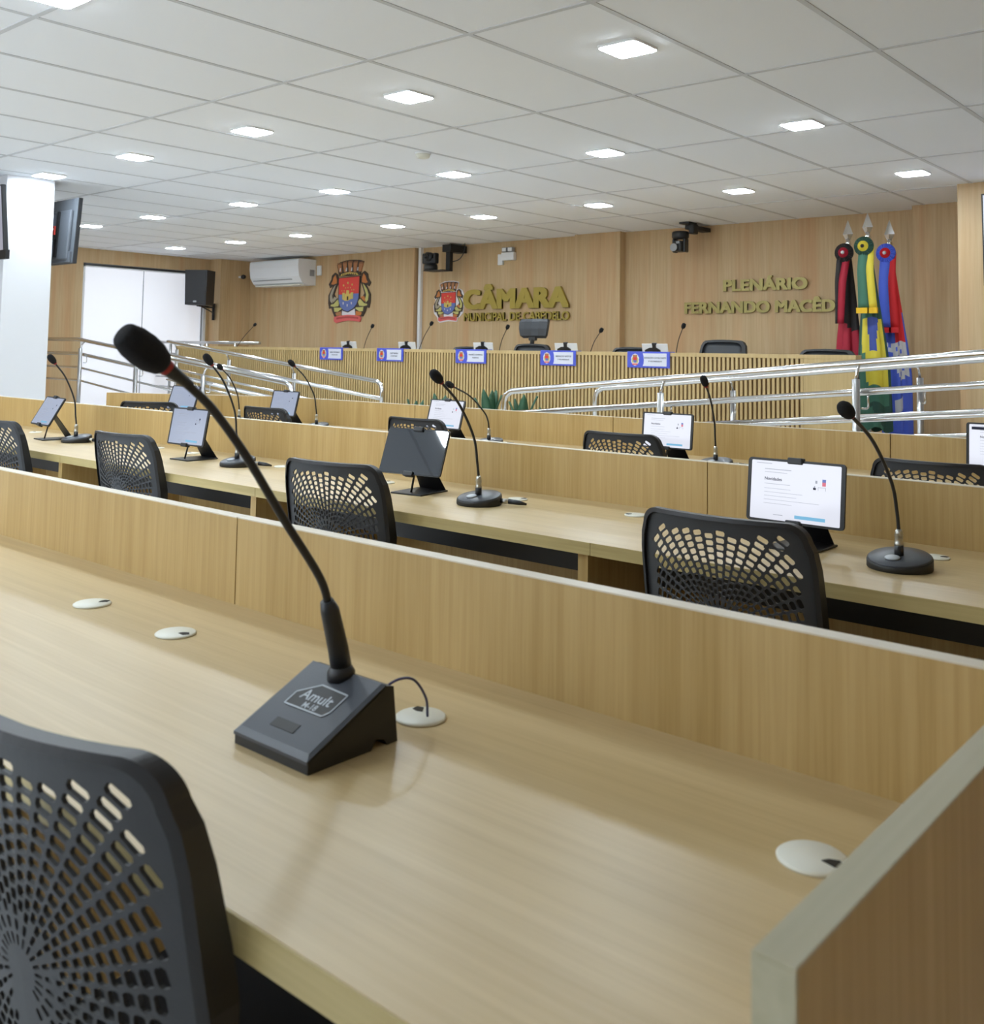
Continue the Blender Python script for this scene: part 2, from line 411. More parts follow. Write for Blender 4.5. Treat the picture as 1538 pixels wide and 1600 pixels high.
# far row, slightly turned, last desk angled
G3 = 'wooden desks of the far row'
A3 = 0.041
def r3(u, v=0.0):
    """point on the far row: u = x along it, v = metres toward the users"""
    c, sn = math.cos(A3), math.sin(A3); k = u+1.1
    return (-1.1+k*c+v*sn, 4.205+k*sn-v*c)
for u0, u1, lab in ((-1.45, -0.20, 'far-row wooden desk at the right edge of the picture'), (-2.77, -1.45, 'far-row wooden desk under the bright tablet below the chrome rail'),
                    (-4.09, -2.77, 'far-row wooden desk under the tablet with a white glare'), (-5.27, -4.09, 'far-row wooden desk in front of the left ramp railing')):
    x, y = r3(u0); desk(u1-u0-0.002, (x, y, 0), A3, lab, end_right=(u1 == -0.20), legs=(u1-u0-0.035,), group=G3, tl=0.155 if u0 < -5 else 0.0)
KX, KY = r3(-5.275)
A4 = math.radians(31)
L4 = 1.22
desk(L4-0.012, (KX-L4*math.cos(A4), KY-L4*math.sin(A4), 0), A4, 'far-row wooden desk turned at an angle, in front of the bright window', legs=(0.0,), group=G3, tr=0.155)
def r4(u, v):
    return (KX-u*math.cos(A4)+v*math.sin(A4), KY-u*math.sin(A4)-v*math.cos(A4))

# ================================================================= MESH CHAIRS
BH = 0.46
def halfw(v):
    pts = ((0, 0.150), (0.25, 0.176), (0.55, 0.196), (0.8, 0.194), (1.0, 0.182))
    for (a, wa), (b, wb) in zip(pts, pts[1:]):
        if v <= b: return wa+(wb-wa)*(v-a)/(b-a)
    return pts[-1][1]
def back_map(x, h, off=0.0):
    v = h/BH
    y = 0.085*(1-v)**1.2 + 1.25*x*x - off + 0.03*max(0, 0.25-v)
    return Vector((x, y, 0.43+h))
def outline(n=12, inset=0.0):
    P = []
    rt = 0.040
    for k in range(25): P.append((halfw(k/24*0.88)-inset, inset+(BH-2*inset)*k/24*0.88))
    w1 = halfw(1.0)-inset; top = BH-inset
    for k in range(1, n+1):
        a = PI/2*k/n; P.append((w1-rt+rt*math.cos(a), top-rt+rt*math.sin(a)))
    for k in range(1, 6): P.append(((w1-rt)*(1-k/6), top))
    half = P
    return half + [(-x, z) for x, z in reversed(half)]
def chair_back_mesh():
    o = outline(12, 0.004)
    N = 5
    edge = []
    verts = [Vector(p) for p in o]; faces = [list(range(len(o)))]
    cx, cz = 0.0, 0.245
    nsec = 44; dth = 2*PI/nsec; pitch = 0.0142
    def inside(x, z):
        if z < 0.035 or z > BH-0.025: return False
        if abs(x) > halfw(z/BH)-0.027: return False
        if abs(x) < 0.012 and z < cz: return False
        return True
    for k in range(nsec):
        th = (k+0.5)*dth
        j = 0
        while True:
            r = 0.026+pitch*(j+(0.5 if k % 2 else 0.0)); j += 1
            if r > 0.31: break
            hw = 0.395*dth*r; hr = pitch*0.375
            if hw < 0.0030 and k % 2: continue
            if hw < 0.0014: continue
            loop = []
            for a, b in ((-1, -0.55), (-0.7, -1), (0.7, -1), (1, -0.55), (1, 0.55), (0.7, 1), (-0.7, 1), (-1, 0.55)):
                t = th+a*hw/r; rr = r+b*hr
                loop.append((cx+rr*math.cos(t), cz+rr*math.sin(t)))
            loop.reverse()
            if all(inside(*p) for p in loop):
                i0 = len(verts); verts += [Vector(p) for p in loop]; faces.append(list(range(i0, i0+8)))
    # extra points in the solid margins keep the bent sheet smooth
    for i in range(-14, 15):
        for k in range(1, 33):
            x, z = i*0.014, k*0.014
            if z > BH-0.008 or abs(x) > halfw(z/BH)-0.008: continue
            if z > BH-0.05 and abs(x) > halfw(1)-0.04: continue
            if not inside(x, z) and not any(inside(x+a, z+c) for a in (-0.006, 0.006) for c in (-0.006, 0.006)): verts.append(Vector((x, z)))
    res = delaunay_2d_cdt(verts, [], faces, 1, 1e-6)
    vs = res[0]; fs = [f for f, og in zip(res[2], res[5]) if max(og) == 0]
    b = MB('chair_shell'); th = 0.0045
    f0 = [b.bm.verts.new(back_map(p.x, p.y)) for p in vs]
    f1 = [b.bm.verts.new(back_map(p.x, p.y, -th)) for p in vs]
    cnt = {}
    for f in fs:
        b._f([f0[i] for i in f]); b._f([f1[i] for i in reversed(f)])
        for i in range(len(f)):
            e = (f[i], f[(i+1) % len(f)]); cnt[e] = 1
    for (i, j) in list(cnt):
        if (j, i) not in cnt: b._f([f0[j], f0[i], f1[i], f1[j]])
    return b.mesh('backrest')
BACK = chair_back_mesh()
def make_chair():
    t = thing('mesh_chair', '', 'chair')
    o = bpy.data.objects.new('backrest', BACK); C.objects.link(o); o.parent = t
    # raised rim around the backrest, deeper at the sides
    f = MB('black')
    pl = outline(12, 0.0)
    rings = []
    for x, h in pl:
        v = h/BH
        d = 0.013+0.012*max(0.0, min(1.0, (BH-h)/0.16))
        p = back_map(x, h)
        inn = back_map(x*0.955, 0.22+(h-0.22)*0.965)
        rings.append([p+Vector((0, -0.006, 0)), p+Vector((0, d, 0)), inn+Vector((0, d, 0)), inn+Vector((0, -0.008, 0))])
    f.ring_loft(rings, True, True, False)
    f.build('back_frame', t)
    # seat
    sp = MB('seat_fabric')
    def seat_ring(z, k):
        P = []
        for (cx, cy, a0) in ((0.16, 0.46, 0), (-0.16, 0.46, 90), (-0.15, 0.15, 180), (0.15, 0.15, 270)):
            for q in range(5):
                a = math.radians(a0+22.5*q); P.append((cx*k+0.06*k*math.cos(a), 0.305+(cy-0.305)*k+0.06*k*math.sin(a), z))
        return P
    sp.ring_loft([seat_ring(0.425, 0.97), seat_ring(0.44, 1.0), seat_ring(0.465, 0.99), seat_ring(0.478, 0.93)], True).build('seat', t)
    MB('black').ring_loft([seat_ring(0.405, 0.9), seat_ring(0.425, 0.96)], True).build('seat_shell', t)
    # uprights carrying the back
    for s_ in (-1, 1):
        MB('black').tube(bez([(0.10*s_, 0.35, 0.40), (0.12*s_, 0.16, 0.40), (0.135*s_, 0.105, 0.44), (0.15*s_, 0.10, 0.53), (0.155*s_, 0.085, 0.62)], 16), 0.011, 8).build('back_support', t)
    for s_ in (-1, 1):
        fr = MB('black_gloss')
        fr.tube(bez([(0.200*s_, 0.02, 0.012), (0.195*s_, 0.10, 0.25), (0.188*s_, 0.16, 0.375), (0.186*s_, 0.24, 0.40), (0.186*s_, 0.38, 0.40), (0.190*s_, 0.46, 0.375), (0.196*s_, 0.51, 0.25), (0.200*s_, 0.55, 0.012)], 42), 0.0115, 10)
        lg = fr.build('leg_frame', t)
        for y in (0.018, 0.552): MB('black').lathe([(0.015, 0), (0.015, 0.018), (0, 0.018)], 12, Matrix.Translation((0.200*s_, y, 0))).build('foot_cap', lg)
    MB('black_gloss').tube([(-0.186, 0.30, 0.398), (0.186, 0.30, 0.398)], 0.010, 8).build('cross_bar', t)
    return t
GC = 'black mesh-back chairs at the desks'
ch0 = make_chair()
ch0.location = (-0.884, 0.388, 0); ch0.rotation_euler = (0, 0, 0.11); ch0['label'] = 'black perforated-back chair in the bottom left foreground'; ch0['group'] = GC
for x, y, rz, lab in ((-0.985, 1.83, 0.03, 'black perforated-back chair at the middle-row desk with the large bright tablet'),
                      (-2.255, 1.88, 0.13, 'black perforated-back chair in front of the dark switched-off tablet'),
                      (-3.50, 1.92, 0.08, 'black perforated-back chair left of the tablet behind the big microphone stem'),
                      (-4.44, 1.86, 0.05, 'black perforated-back chair cut by the left edge of the picture'),
                      (-1.03, 3.30, 0.04, 'black chair, only its top edge showing, at the right edge of the far row'),
                      (-2.31, 3.47, 0.04, 'black perforated-back chair at the far row below the right chrome railing'),
                      (-3.46, 3.42, 0.04, 'black perforated-back chair at the far row behind the dark tablet'),
                      (-4.59, 3.37, 0.04, 'black perforated-back chair at the far row in front of the left ramp railing')):
    dup(ch0, lab, (x, y, 0), rz, GC)
x, y = r4(0.56, 0.69); dup(ch0, 'black perforated-back chair at the angled far-row desk by the window', (x, y, 0), A4, GC)

# ================================================================= CABLE GROMMETS
def grommet(x, y, label, a=0.0, z=DT):
    t = thing('cable_grommet', label, 'cable grommet', (x, y, z), a, 'white cable grommets in the desktops')
    r = 0.032
    MB('offwhite').lathe([(r, 0.0), (r+0.0006, 0.002), (r-0.002, 0.004), (0, 0.0042)], 36).build('cap', t)
    n = MB('dark_hole'); n.prism([(0.010, -0.004), (0.024, -0.008), (0.030, 0.0), (0.023, 0.007), (0.014, 0.003)], 0, 0.0006)
    me = n.mesh('cable_notch')
    for v in me.vertices: v.co = (v.co.x, v.co.z, 0.0042+v.co.y)
    o = bpy.data.objects.new('cable_notch', me); C.objects.link(o); o.parent = t
grommet(-1.722, 0.918, 'white desk grommet furthest left on the nearest desks', 1.2)
grommet(-1.452, 0.918, 'white desk grommet left of the wedge microphone', 0.2)
grommet(-0.905, 0.925, 'white desk grommet just behind the wedge microphone', 2.5)
grommet(-0.392, 0.918, 'white desk grommet beside the tall end panel at lower right', 0.0)
for x, y, lab in ((-2.58, 2.44, 'white grommet left of the dark switched-off tablet'), (-2.01, 2.47, 'white grommet behind the microphone next to the dark tablet'),
                  (-1.58, 2.48, 'white grommet behind the chair back at the bright tablet desk'), (-0.755, 2.47, 'white grommet right of the nearest round-base microphone'),
                  (-3.86, 2.49, 'white grommet behind the tablet beside the big microphone stem'), (-4.16, 2.50, 'white grommet at the middle row, left of the tablet stand'),
                  (-3.20, 2.47, 'white grommet behind the microphone crossed by the big stem'), (-5.30, 2.47, 'white grommet at the middle row near the white column'), (-4.95, 2.50, 'white grommet behind the tilted tablet near the column')):
    grommet(x, y, lab, random.uniform(0, 6))
for u, lab in ((-1.85, 'white grommet beside the far-row microphone below the right railing'), (-1.35, 'white grommet on the far row behind the large bright tablet'), (-3.08, 'white grommet beside the far-row microphone behind the dark tablet')):
    x, y = r3(u, 0.33); grommet(x, y, lab, 1.0)

# ================================================================= WEDGE MICROPHONE (foreground)
t = thing('wedge_microphone', 'large black gooseneck microphone on a wedge base, nearest the camera', 'microphone', (-0.94, 0.72, DT))
def wedge(z0, ins, top):
    return
hw, dp, hf, hb = 0.067, 0.130, 0.014, 0.068
b = MB('mic_dark')
prof = [(0.0, 0.0), (0.0, hf), (dp-0.016, hb), (dp-0.004, hb-0.003), (dp+0.004, 0.0), (dp-0.012, 0.0), (dp-0.018, 0.008), (dp-0.030, 0.011), (dp-0.038, 0.0)]
bm = b.bm
L_ = [bm.verts.new((-hw, y, z)) for y, z in prof]; R_ = [bm.verts.new((hw, y, z)) for y, z in prof]
b._f(L_[::-1]); b._f(R_)
for i in range(len(prof)): j = (i+1) % len(prof); b._f([L_[i], R_[i], R_[j], L_[j]][::-1])
base = b.build('base', t)
# grey top shell
sl = (hb-hf)/(dp-0.016)
def on_slope(x, y, up=0.0): return Vector((x, y, hf+sl*y+up))
b = MB('mic_grey')
yb = dp-0.016
ringA = [on_slope(-hw, -0.002, -0.002), on_slope(hw, -0.002, -0.002), on_slope(hw, yb, -0.002), on_slope(-hw, yb, -0.002)]
ringB = [on_slope(-hw, -0.002, 0.0015), on_slope(hw, -0.002, 0.0015), on_slope(hw, yb, 0.0015), on_slope(-hw, yb, 0.0015)]
ringC = [on_slope(-hw+0.005, 0.005, 0.004), on_slope(hw-0.005, 0.005, 0.004), on_slope(hw-0.005, yb-0.003, 0.004), on_slope(-hw+0.005, yb-0.003, 0.004)]
b.ring_loft([ringA, ringB, ringC], True, True, False)
shell = b.build('top_shell', t, 'grey sloping top of the base')
b = MB('mic_dark')
def slope_poly(bld, poly, up, th=0.0006):
    lo = [bld.bm.verts.new(on_slope(x, y, up)) for x, y in poly]; hi = [bld.bm.verts.new(on_slope(x, y, up+th)) for x, y in poly]
    bld._f(hi); n = len(poly)
    for i in range(n): bld._f([lo[i], lo[(i+1) % n], hi[(i+1) % n], hi[i]])
badge = [(-0.038, 0.048), (0.030, 0.048), (0.036, 0.056), (0.036, 0.082), (-0.012, 0.084), (-0.038, 0.066)]
slope_poly(b, badge, 0.004)
bd = b.build('badge', t, 'dark badge with pale print')
b = MB('mic_mark')
for i in range(len(badge)):
    p, q = Vector(badge[i]), Vector(badge[(i+1) % len(badge)])
    d = (q-p).normalized(); nn = Vector((-d.y, d.x))*0.0009
    slope_poly(b, [p-nn, q-nn, q+nn, p+nn], 0.0046, 0.0003)
b.build('badge_outline', bd)
def slope_text(txt, size, x, y, key, name, par):
    me = text_mesh(txt, size, 0.0, size*0.012)
    x0, x1, y0, y1 = bounds(me)
    for v in me.vertices:
        v.co = on_slope(x+v.co.x-(x0+x1)/2, y+(v.co.y-(y0+y1)/2)*0.92, 0.0049)
    me.materials.clear(); me.materials.append(M[key])
    o = bpy.data.objects.new(name, me); C.objects.link(o); o.parent = par
slope_text('Amult', 0.021, 0.0, 0.067, 'mic_mark', 'badge_lettering', bd)
slope_text('M-18', 0.012, 0.002, 0.054, 'mic_mark', 'badge_lettering', bd)
b = MB('mic_dark'); slope_poly(b, [(-0.026, 0.018), (0.016, 0.018), (0.016, 0.030), (-0.026, 0.030)], 0.004); b.build('rating_label', t, 'faint label on the sloping top')
b = MB('black'); b.lathe([(0.017, 0), (0.017, 0.010), (0.0145, 0.014), (0.012, 0.018), (0.0, 0.018)], 24, Matrix.Translation((-0.004, 0.106, 0.062))); b.build('neck_collar', t)
# stem
x0 = -0.004
stem = [(x0, 0.106, 0.075), (x0, 0.100, 0.100), (x0, 0.085, 0.150), (x0, 0.068, 0.190), (x0, 0.012, 0.265), (x0, -0.042, 0.340), (x0, -0.087, 0.393), (x0, -0.120, 0.421), (x0, -0.138, 0.434)]
b = MB('black'); b.tube([stem[0], stem[1], (x0, 0.0855, 0.148), (x0, 0.080, 0.160)], [0.0130, 0.0126, 0.0115, 0.0080], 16); b.build('stem_handle', t)
P = bez(stem[2:], 40)
b = MB('black'); b.tube(P, 0.0050, 10); b.build('gooseneck', t)
hd = Vector((0, -0.060, 0.040)).normalized()
e = Vector(stem[-1])
rot = hd.to_track_quat('Z', 'Y').to_matrix().to_4x4()
b = MB('black'); b.lathe([(0.0052, -0.026), (0.0078, 0.004), (0.0078, 0.008), (0, 0.008)], 20, Matrix.Translation(e) @ rot); b.build('capsule_neck', t)
b = MB('red_ring'); b.lathe([(0.0078, 0.006), (0.0086, 0.007), (0.0086, 0.014), (0.0, 0.014)], 24, Matrix.Translation(e) @ rot); b.build('light_ring', t, 'red light ring')
b = MB('foam'); b.lathe([(0.0090, 0.012), (0.0130, 0.016), (0.0172, 0.028), (0.0186, 0.042), (0.0176, 0.056), (0.0140, 0.0685), (0.0118, 0.071), (0.0, 0.0715)], 28, Matrix.Translation(e) @ rot); b.build('foam_windscreen', t)
b = MB('cord_blue'); b.tube(bez([(0.052, 0.117, 0.058), (0.060, 0.140, 0.068), (0.062, 0.165, 0.062), (0.060, 0.188, 0.035), (0.052, 0.200, 0.008)], 24), 0.0016, 8); b.build('cable', t, 'thin blue cable running to the grommet')

# ================================================================= ROUND-BASE MICROPHONES
def round_mic(x, y, label, dy, dz, dx=0.0, rz=0.0, plug=False, group='round-base gooseneck microphones on the desks'):
    t = thing('desk_microphone', label, 'microphone', (x, y, DT), rz, group)
    n = 40; R = 0.069
    def ring(r, zf):
        return [(r*math.cos(k*2*PI/n), r*math.sin(k*2*PI/n), zf(r*math.sin(k*2*PI/n))) for k in range(n)]
    top = lambda yy: 0.026+0.011*yy/R
    b = MB('mic_dark'); b.ring_loft([ring(R*0.97, lambda yy: 0.0), ring(R, lambda yy: 0.003), ring(R, lambda yy: top(yy)-0.006), ring(R*0.985, lambda yy: top(yy)-0.002)], True)
    b.build('base', t)
    b = MB('mic_grey'); b.ring_loft([ring(R*0.985, lambda yy: top(yy)-0.0022), ring(R*0.93, lambda yy: top(yy)+0.001), ring(R*0.5, lambda yy: top(yy)+0.004), ring(R*0.12, lambda yy: top(yy)+0.005)], True)
    b.build('top_cover', t, 'grey top of the round base')
    b = MB('mic_mark'); b.lathe([(0.016, 0), (0.016, 0.0025), (0.012, 0.004), (0, 0.004)], 24, Matrix.Translation((-0.006, -0.028, 0.0255)) @ Matrix.Rotation(0.16, 4, 'X')); b.build('talk_button', t, 'silver push button')
    b = MB('black'); b.lathe([(0.010, 0.026), (0.0095, 0.052), (0, 0.052)], 18, Matrix.Translation((0, -0.004, 0))); b.build('socket', t)
    b = MB('metal'); b.lathe([(0.0098, 0.050), (0.0098, 0.055), (0.0085, 0.057), (0.0085, 0.070), (0.0095, 0.071), (0.0075, 0.082), (0.005, 0.086), (0, 0.086)], 18, Matrix.Translation((0, -0.004, 0))); b.build('connector', t, 'metal connector sleeve')
    end = Vector((dx, dy, dz)); 
    ctrl = [(0, -0.004, 0.082), (dx*0.04, -0.006+dy*0.03, 0.125), (dx*0.17, dy*0.17, 0.03+dz*0.47), (dx*0.55, dy*0.56, 0.02+dz*0.77), tuple(end)]
    P = bez(ctrl, 32)
    b = MB('black'); b.tube(P, 0.0040, 8); b.build('gooseneck', t)
    hd = (P[-1]-P[-4]).normalized()
    rot = Matrix.Translation(end) @ hd.to_track_quat('Z', 'Y').to_matrix().to_4x4()
    b = MB('red_ring'); b.lathe([(0.005, -0.004), (0.0082, -0.001), (0.0082, 0.005), (0, 0.005)], 16, rot); b.build('light_ring', t, 'dark red light ring')
    b = MB('foam'); b.lathe([(0.008, 0.003), (0.013, 0.010), (0.0155, 0.024), (0.0155, 0.036), (0.012, 0.048), (0.006, 0.053), (0, 0.054)], 20, rot); b.build('foam_windscreen', t)
    if plug:
        b = MB('metal'); b.tube([(0.062, 0.028, 0.014), (0.085, 0.038, 0.014)], 0.008, 12); p = b.build('cable_plug', t, 'silver plug with black boot')
        b = MB('black'); b.tube([(0.085, 0.038, 0.014), (0.115, 0.050, 0.012), (0.135, 0.062, 0.008)], [0.008, 0.007, 0.003], 10); b.build('plug_boot', p)
    return t
round_mic(-0.775, 2.29, 'round-base gooseneck microphone right of the large bright tablet', -0.275, 0.345)
round_mic(-2.03, 2.31, 'round-base gooseneck microphone beside the dark switched-off tablet', -0.165, 0.370, -0.01, plug=True)
round_mic(-3.34, 2.36, 'round-base gooseneck microphone just behind the big stem in the middle row', -0.125, 0.395, -0.01, plug=True)
round_mic(-4.66, 2.37, 'round-base gooseneck microphone by the tilted tablet near the white column', -0.115, 0.375, -0.01, plug=True)
round_mic(-2.03, 3.80, 'thin-stemmed far-row microphone right of the tablet below the right railing', -0.085, 0.335, plug=True)
round_mic(-3.27, 3.79, 'far-row microphone leaning left behind the dark tablet', -0.270, 0.295, plug=True)
round_mic(-4.60, 3.79, 'far-row microphone in front of the left ramp railing', -0.175, 0.365, plug=True)
x, y = r4(0.13, 0.33); round_mic(x, y, 'far-row microphone on the angled desk by the window', -0.20, 0.335, -0.03, A4)

# ================================================================= TABLETS ON STANDS
def tablet(x, y, label, tilt, rz, mode='bright', zc=0.885, portrait=False, z=DT, group='tablets on black desk stands', dark_head=False, back_white=False):
    """screen faces local -y; tilt leans the top back"""
    t = thing('tablet_stand', label, 'tablet', (x, y, z), rz, group)
    w, h, th = 0.123, 0.0765, 0.007
    T = Matrix.Translation((0, -0.035, zc-z)) @ Matrix.Rotation(-tilt, 4, 'X')
    def slab(bld, hw, hh, y0, y1, r, ox=0.0, oz=0.0):
        pts = []
        for cx, cz, a0 in ((hw-r, hh-r, 0), (-hw+r, hh-r, 90), (-hw+r, -hh+r, 180), (hw-r, -hh+r, 270)):
            for k in range(5):
                a = math.radians(a0+22.5*k); pts.append((ox+cx+r*math.cos(a), oz+cz+r*math.sin(a)))
        rings = [[T @ Vector((px, yy, pz)) for px, pz in pts] for yy in (y1, y0)]
        bld.ring_loft(rings, True, True, False)
    b = MB('white_plastic' if back_white else 'black'); slab(b, w, h, 0, th, 0.009); body = b.build('tablet_body', t)
    sk = {'bright': 'screen', 'dim': 'screen_dim', 'off': 'screen_off'}[mode]
    if not back_white:
        b = MB(sk); slab(b, w-0.010 if mode != 'off' else w-0.003, h-0.006 if mode != 'off' else h-0.003, -0.0008, 0.0002, 0.003 if mode != 'off' else 0.008); scr = b.build('screen', t, {'bright': 'bright white screen', 'dim': 'pale blue lit screen', 'off': 'dark glossy screen'}[mode])
        if mode != 'off':
            b = MB('ink', 'blue_button', 'pict_red', 'pict_blue', 'ink_dark')
            def bar(x0, x1, z0, z1, k):
                b.use(k); v = [T @ Vector(p) for p in ((x0, -0.0011, z0), (x1, -0.0011, z0), (x1, -0.0011, z1), (x0, -0.0011, z1))]; b.quad(*v)
            if dark_head: bar(-0.105, 0.10, 0.052, 0.062, 'ink_dark')
            bar(-0.100, -0.060, 0.0635, 0.0648, 'ink'); bar(-0.078, -0.010, 0.0500, 0.0515, 'ink'); bar(-0.078, -0.020, 0.0430, 0.0440, 'ink')
            for i, x1 in enumerate((-0.010, 0.020, 0.005, 0.062, -0.006)): bar(-0.078, x1, 0.004-0.009*i, 0.0048-0.009*i, 'ink')
            bar(-0.078, -0.012, 0.0150, 0.0160, 'ink'); bar(-0.052, -0.028, -0.0585, -0.0570, 'ink')
            bar(0.002, 0.078, -0.0620, -0.0540, 'blue_button')
            bar(0.068, 0.077, 0.030, 0.037, 'pict_blue' if mode == 'bright' else 'ink_dark'); bar(0.068, 0.077, 0.021, 0.030, 'pict_red' if mode == 'bright' else 'ink')
            bar(0.046, 0.053, 0.011, 0.016, 'ink_dark'); bar(0.048, 0.051, 0.016, 0.020, 'ink'); bar(0.051, 0.056, 0.026, 0.033, 'ink')
            bar(0.058, 0.077, 0.017, 0.018, 'ink'); bar(0.058, 0.059, 0.010, 0.017, 'ink'); bar(0.076, 0.077, 0.010, 0.017, 'ink')
            b.build('page', scr)
            if z == DT and mode == 'bright':
                me = text_mesh('Novidades', 0.0105, 0, 0.0002); x0, x1, y0, y1 = bounds(me)
                for v in me.vertices: v.co = T @ Vector((-0.078+v.co.x, -0.0012, 0.024+v.co.y))
                me.materials.clear(); me.materials.append(M['ink_dark']); o = bpy.data.objects.new('page_heading', me); C.objects.link(o); o.parent = scr
    for zz, nm in ((h, 'top_clip'), (-h, 'bottom_clip')):
        b = MB('black'); sg = 1 if zz > 0 else -1
        b.box(-0.019, 0.019, -0.008, 0.014, min(zz-0.010*sg, zz+0.006*sg), max(zz-0.010*sg, zz+0.006*sg), 0.003, T); b.build(nm, t)
    b = MB('black'); b.box(-0.012, 0.012, th+0.001, th+0.010, -h, h, 0.001, T); b.build('clamp_spine', t)
    # folded sheet stand: base plate, sloping back plate, thin strut
    b = MB('black_steel'); b.box(-0.062, 0.062, -0.075, 0.075, 0, 0.005, 0.002); b.build('base_plate', t)
    hinge = T @ Vector((0, th+0.012, 0.0))
    b = MB('black_steel')
    y1, z1 = hinge.y+0.004, hinge.z
    b.prism([(-0.052, 0.0), (0.052, 0.0), (0.036, 1.0), (-0.036, 1.0)], 0, 0.003)
    me = b.mesh('back_plate')
    for v in me.vertices:
        k = v.co.z; v.co = (v.co.x, 0.074+(y1-0.074)*k+v.co.y, 0.004+(z1-0.004)*k)
    o = bpy.data.objects.new('back_plate', me); C.objects.link(o); o.parent = t
    b = MB('black_steel'); b.tube([(0.0, -0.045, 0.005), (0.0, hinge.y-0.004, hinge.z*0.72)], 0.0035, 8); b.build('strut', t)
    return t
d = math.radians
tablet(-1.035, 2.365, 'bright white tablet on a black stand, largest in the picture', d(6), 0.0, 'bright')
tablet(-2.335, 2.36, 'switched-off dark tablet on a black stand, middle row', d(21), d(8.5), 'off')
tablet(-3.66, 2.37, 'lit tablet on a black stand just left of the big microphone stem', d(10), d(3), 'dim')
tablet(-4.87, 2.36, 'tilted grey tablet near the white column', d(30), d(-6), 'dim', zc=0.89)
tablet(-2.27, 3.84, 'bright tablet at the far row under the right chrome railing', d(6), 0.04, 'bright')
tablet(-3.58, 3.83, 'far-row tablet with a white glare behind the dark tablet', d(16), 0.0, 'bright', zc=0.888)
tablet(-4.91, 3.82, 'far-row tablet in front of the left ramp railing', d(14), 0.02, 'dim')
x, y = r4(0.50, 0.28); tablet(x, y, 'far-row tablet on the angled desk, behind the big microphone head', d(20), d(10), 'dim', zc=0.90)
tablet(-0.93, 3.84, 'tablet with dark page header cut by the right edge', d(4), 0.04, 'bright', zc=0.915, dark_head=True)

# ================================================================= PRESIDING TABLE
TY, TZ0, TZ1 = 6.90, 0.0, 1.232
t = thing('presiding_table', 'long wooden presiding table with slatted front on the platform', 'table', (0, TY, 0))
XA, XB = -11.15, -2.615
b = MB('slat_back'); b.box(XA, XB, 0.02, 0.045, 0.42, TZ1-0.03); b.build('front_backing', t)
pitch = 0.0363
for xs0, xs1 in ((XA+0.02, -10.42), (-9.99, -3.02)):
    b = MB('slat'); x = xs0
    while x < xs1:
        b.box(x, x+0.0205, 0.004, 0.02, 0.42, TZ1-0.03); x += pitch
    b.build('slat_front', t)
b = MB('slat'); b.box(-2.995, XB, -0.002, 0.02, 0.42, TZ1-0.03); b.build('plain_panel', t, 'plain wood panel at the right end of the slats')
b = MB('slat'); b.box(-10.40, -10.0, -0.002, 0.02, 0.42, TZ1-0.03); b.build('plain_panel', t, 'plain wood strip between the slats near the left end')
b = MB('slat'); b.box(XA, XB, 0.0, 0.10, TZ1-0.03, TZ1, 0.002); b.build('top_ledge', t)
b = MB('desk_top'); b.box(XA, -2.96, 0.12, 0.72, 1.13, 1.16, 0.002); b.build('tabletop', t)
for x in (XA, -2.99):
    b = MB('panel'); b.box(x, x+0.03, 0.045, 0.33, 0.42, 1.13); b.build('side_panel', t)
struct(MB('panel').box(-11.15, -2.615, 6.60, 6.62, 0.0, 0.42).build('trim_5'))

